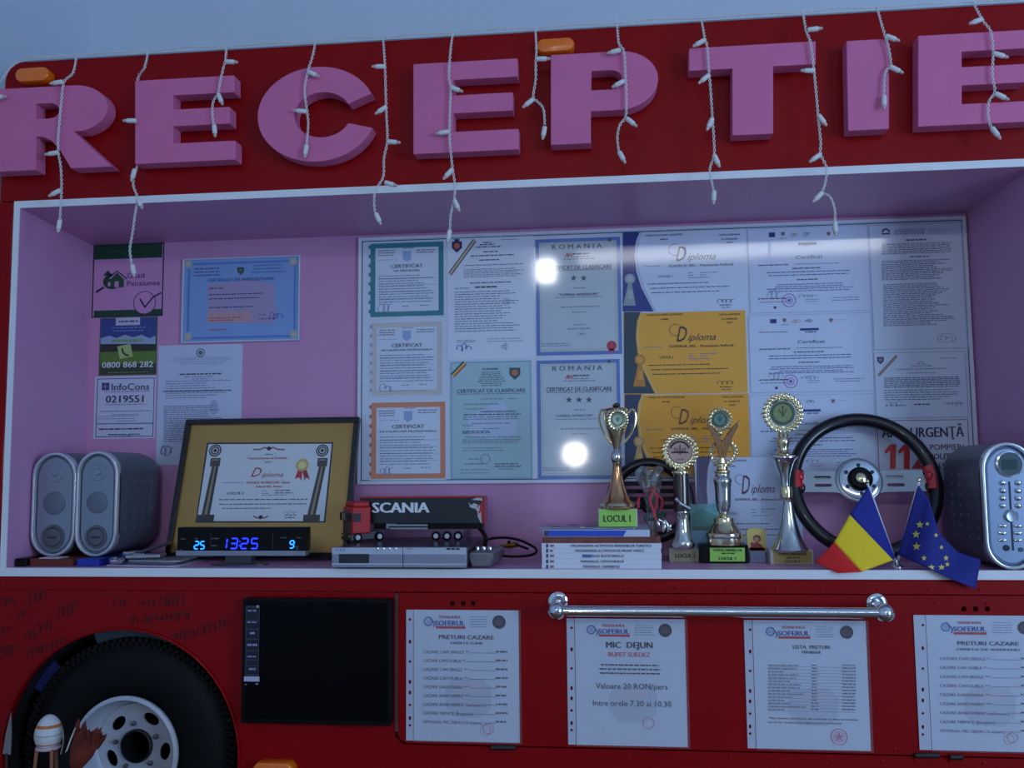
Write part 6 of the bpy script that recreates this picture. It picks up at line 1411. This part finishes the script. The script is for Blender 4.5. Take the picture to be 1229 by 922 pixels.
for t in (200, 320, 80): 
    t = math.radians(t); a = Vector((ceg.x + 11.5 * k * math.cos(t), ye + 11.5 * k * math.sin(t), zr)); b = Vector((ceg.x + 17 * k * math.cos(t), ye + 17 * k * math.sin(t), zd + .0003))
    MB().tube([a, a.lerp(b, .5) + Vector((0, 0, 0)), b], [.0036, .003, .0028], 8).build('leg', LEGM, eg, smooth=True)
MB().tube(smoothpath([P(73, 905, ye), P(76, 890, ye - .004), P(75.5, 876, ye - .004)], .003), .0012, 6).build('twig', mat('pale_twig', (186, 176, 166), .6), eg)
# brown dried flower head on a stem
yb_ = -.13; cb_ = P(98, 890, yb_)
ff = thing('dried_flower', 'reddish brown dried flower head with ragged petals in front of the wheel', 'dried flower', (P(85, 922, yb_).x, yb_, zd))
M1 = Matrix.Rotation(math.radians(24), 3, 'Y')
FB = mat('brown_petal', (112, 40, 26), .7, var=.45, vscale=50)
kx = WALL(yb_).px(95, 890)
ax = M1 @ Vector((0, 0, 1)); e1 = M1 @ Vector((1, 0, 0)); bs = P(88, 925, yb_)
MB().lathe(bs, [(3 * kx, 0), (9 * kx, 8 * kx), (14 * kx, 22 * kx), (15 * kx, 34 * kx), (15.5 * kx, 44 * kx)], 20, ax, e1, sy=.5).build('flower_head', FB, ff, smooth=True)
for i in range(26):
    t = 2 * math.pi * i / 26; c = bs + ax * (34 * kx + random.uniform(-6, 6) * kx) + e1 * (14.5 * kx * math.cos(t)) + Vector((0, 1, 0)) * (7.4 * kx * math.sin(t))
    d = (ax + e1 * .22 * math.cos(t) + Vector((0, .2 * math.sin(t), 0))).normalized(); w = e1 * (3.0 * kx); L = random.uniform(12, 19) * kx
    MB().add([c - w, c + w, c + w * .9 + d * L * .6, c + d * L, c - w * .9 + d * L * .6, c + Vector((0, .0012, 0))], [(0, 1, 2, 3, 4), (0, 5, 1), (1, 5, 2), (2, 5, 3), (3, 5, 4), (4, 5, 0)]).build('petal', FB, ff)
MB().tube([bs + ax * .004, Vector((bs.x - .01, yb_, zd + .0003))], .003, 8).build('stem', LEGM, ff)
MB().add([P(78, 904, yb_ - .012), P(81, 901, yb_ - .012), P(91, 874, yb_ - .012), P(90, 873, yb_ - .012), P(84, 887, yb_ - .012)], [(0, 1, 2, 3, 4)]).build('pale_leaf', mat('pale_leaf', (200, 190, 180), .6), ff)
# pale dry blade leaf beside it
yl = -.12; ll = thing('dry_leaf', 'pale pointed dry leaf standing upright at the wheel arch edge', 'leaf', (P(8, 922, yl).x, yl, zd))
MB().prism([P(3, 905, yl), P(12.5, 906, yl), P(13.8, 880, yl), P(13, 855, yl), P(7, 880, yl)], (0, .0015, 0)).build('blade', mat('dry_blade', (124, 122, 120), .7, var=.2, vscale=40), ll)
MB().tube([P(8, 904, yl), Vector((P(8, 922, yl).x, yl, zd + .0003))], .0022, 6).build('stem', mat('dark_stem', (40, 46, 44), .7), ll)
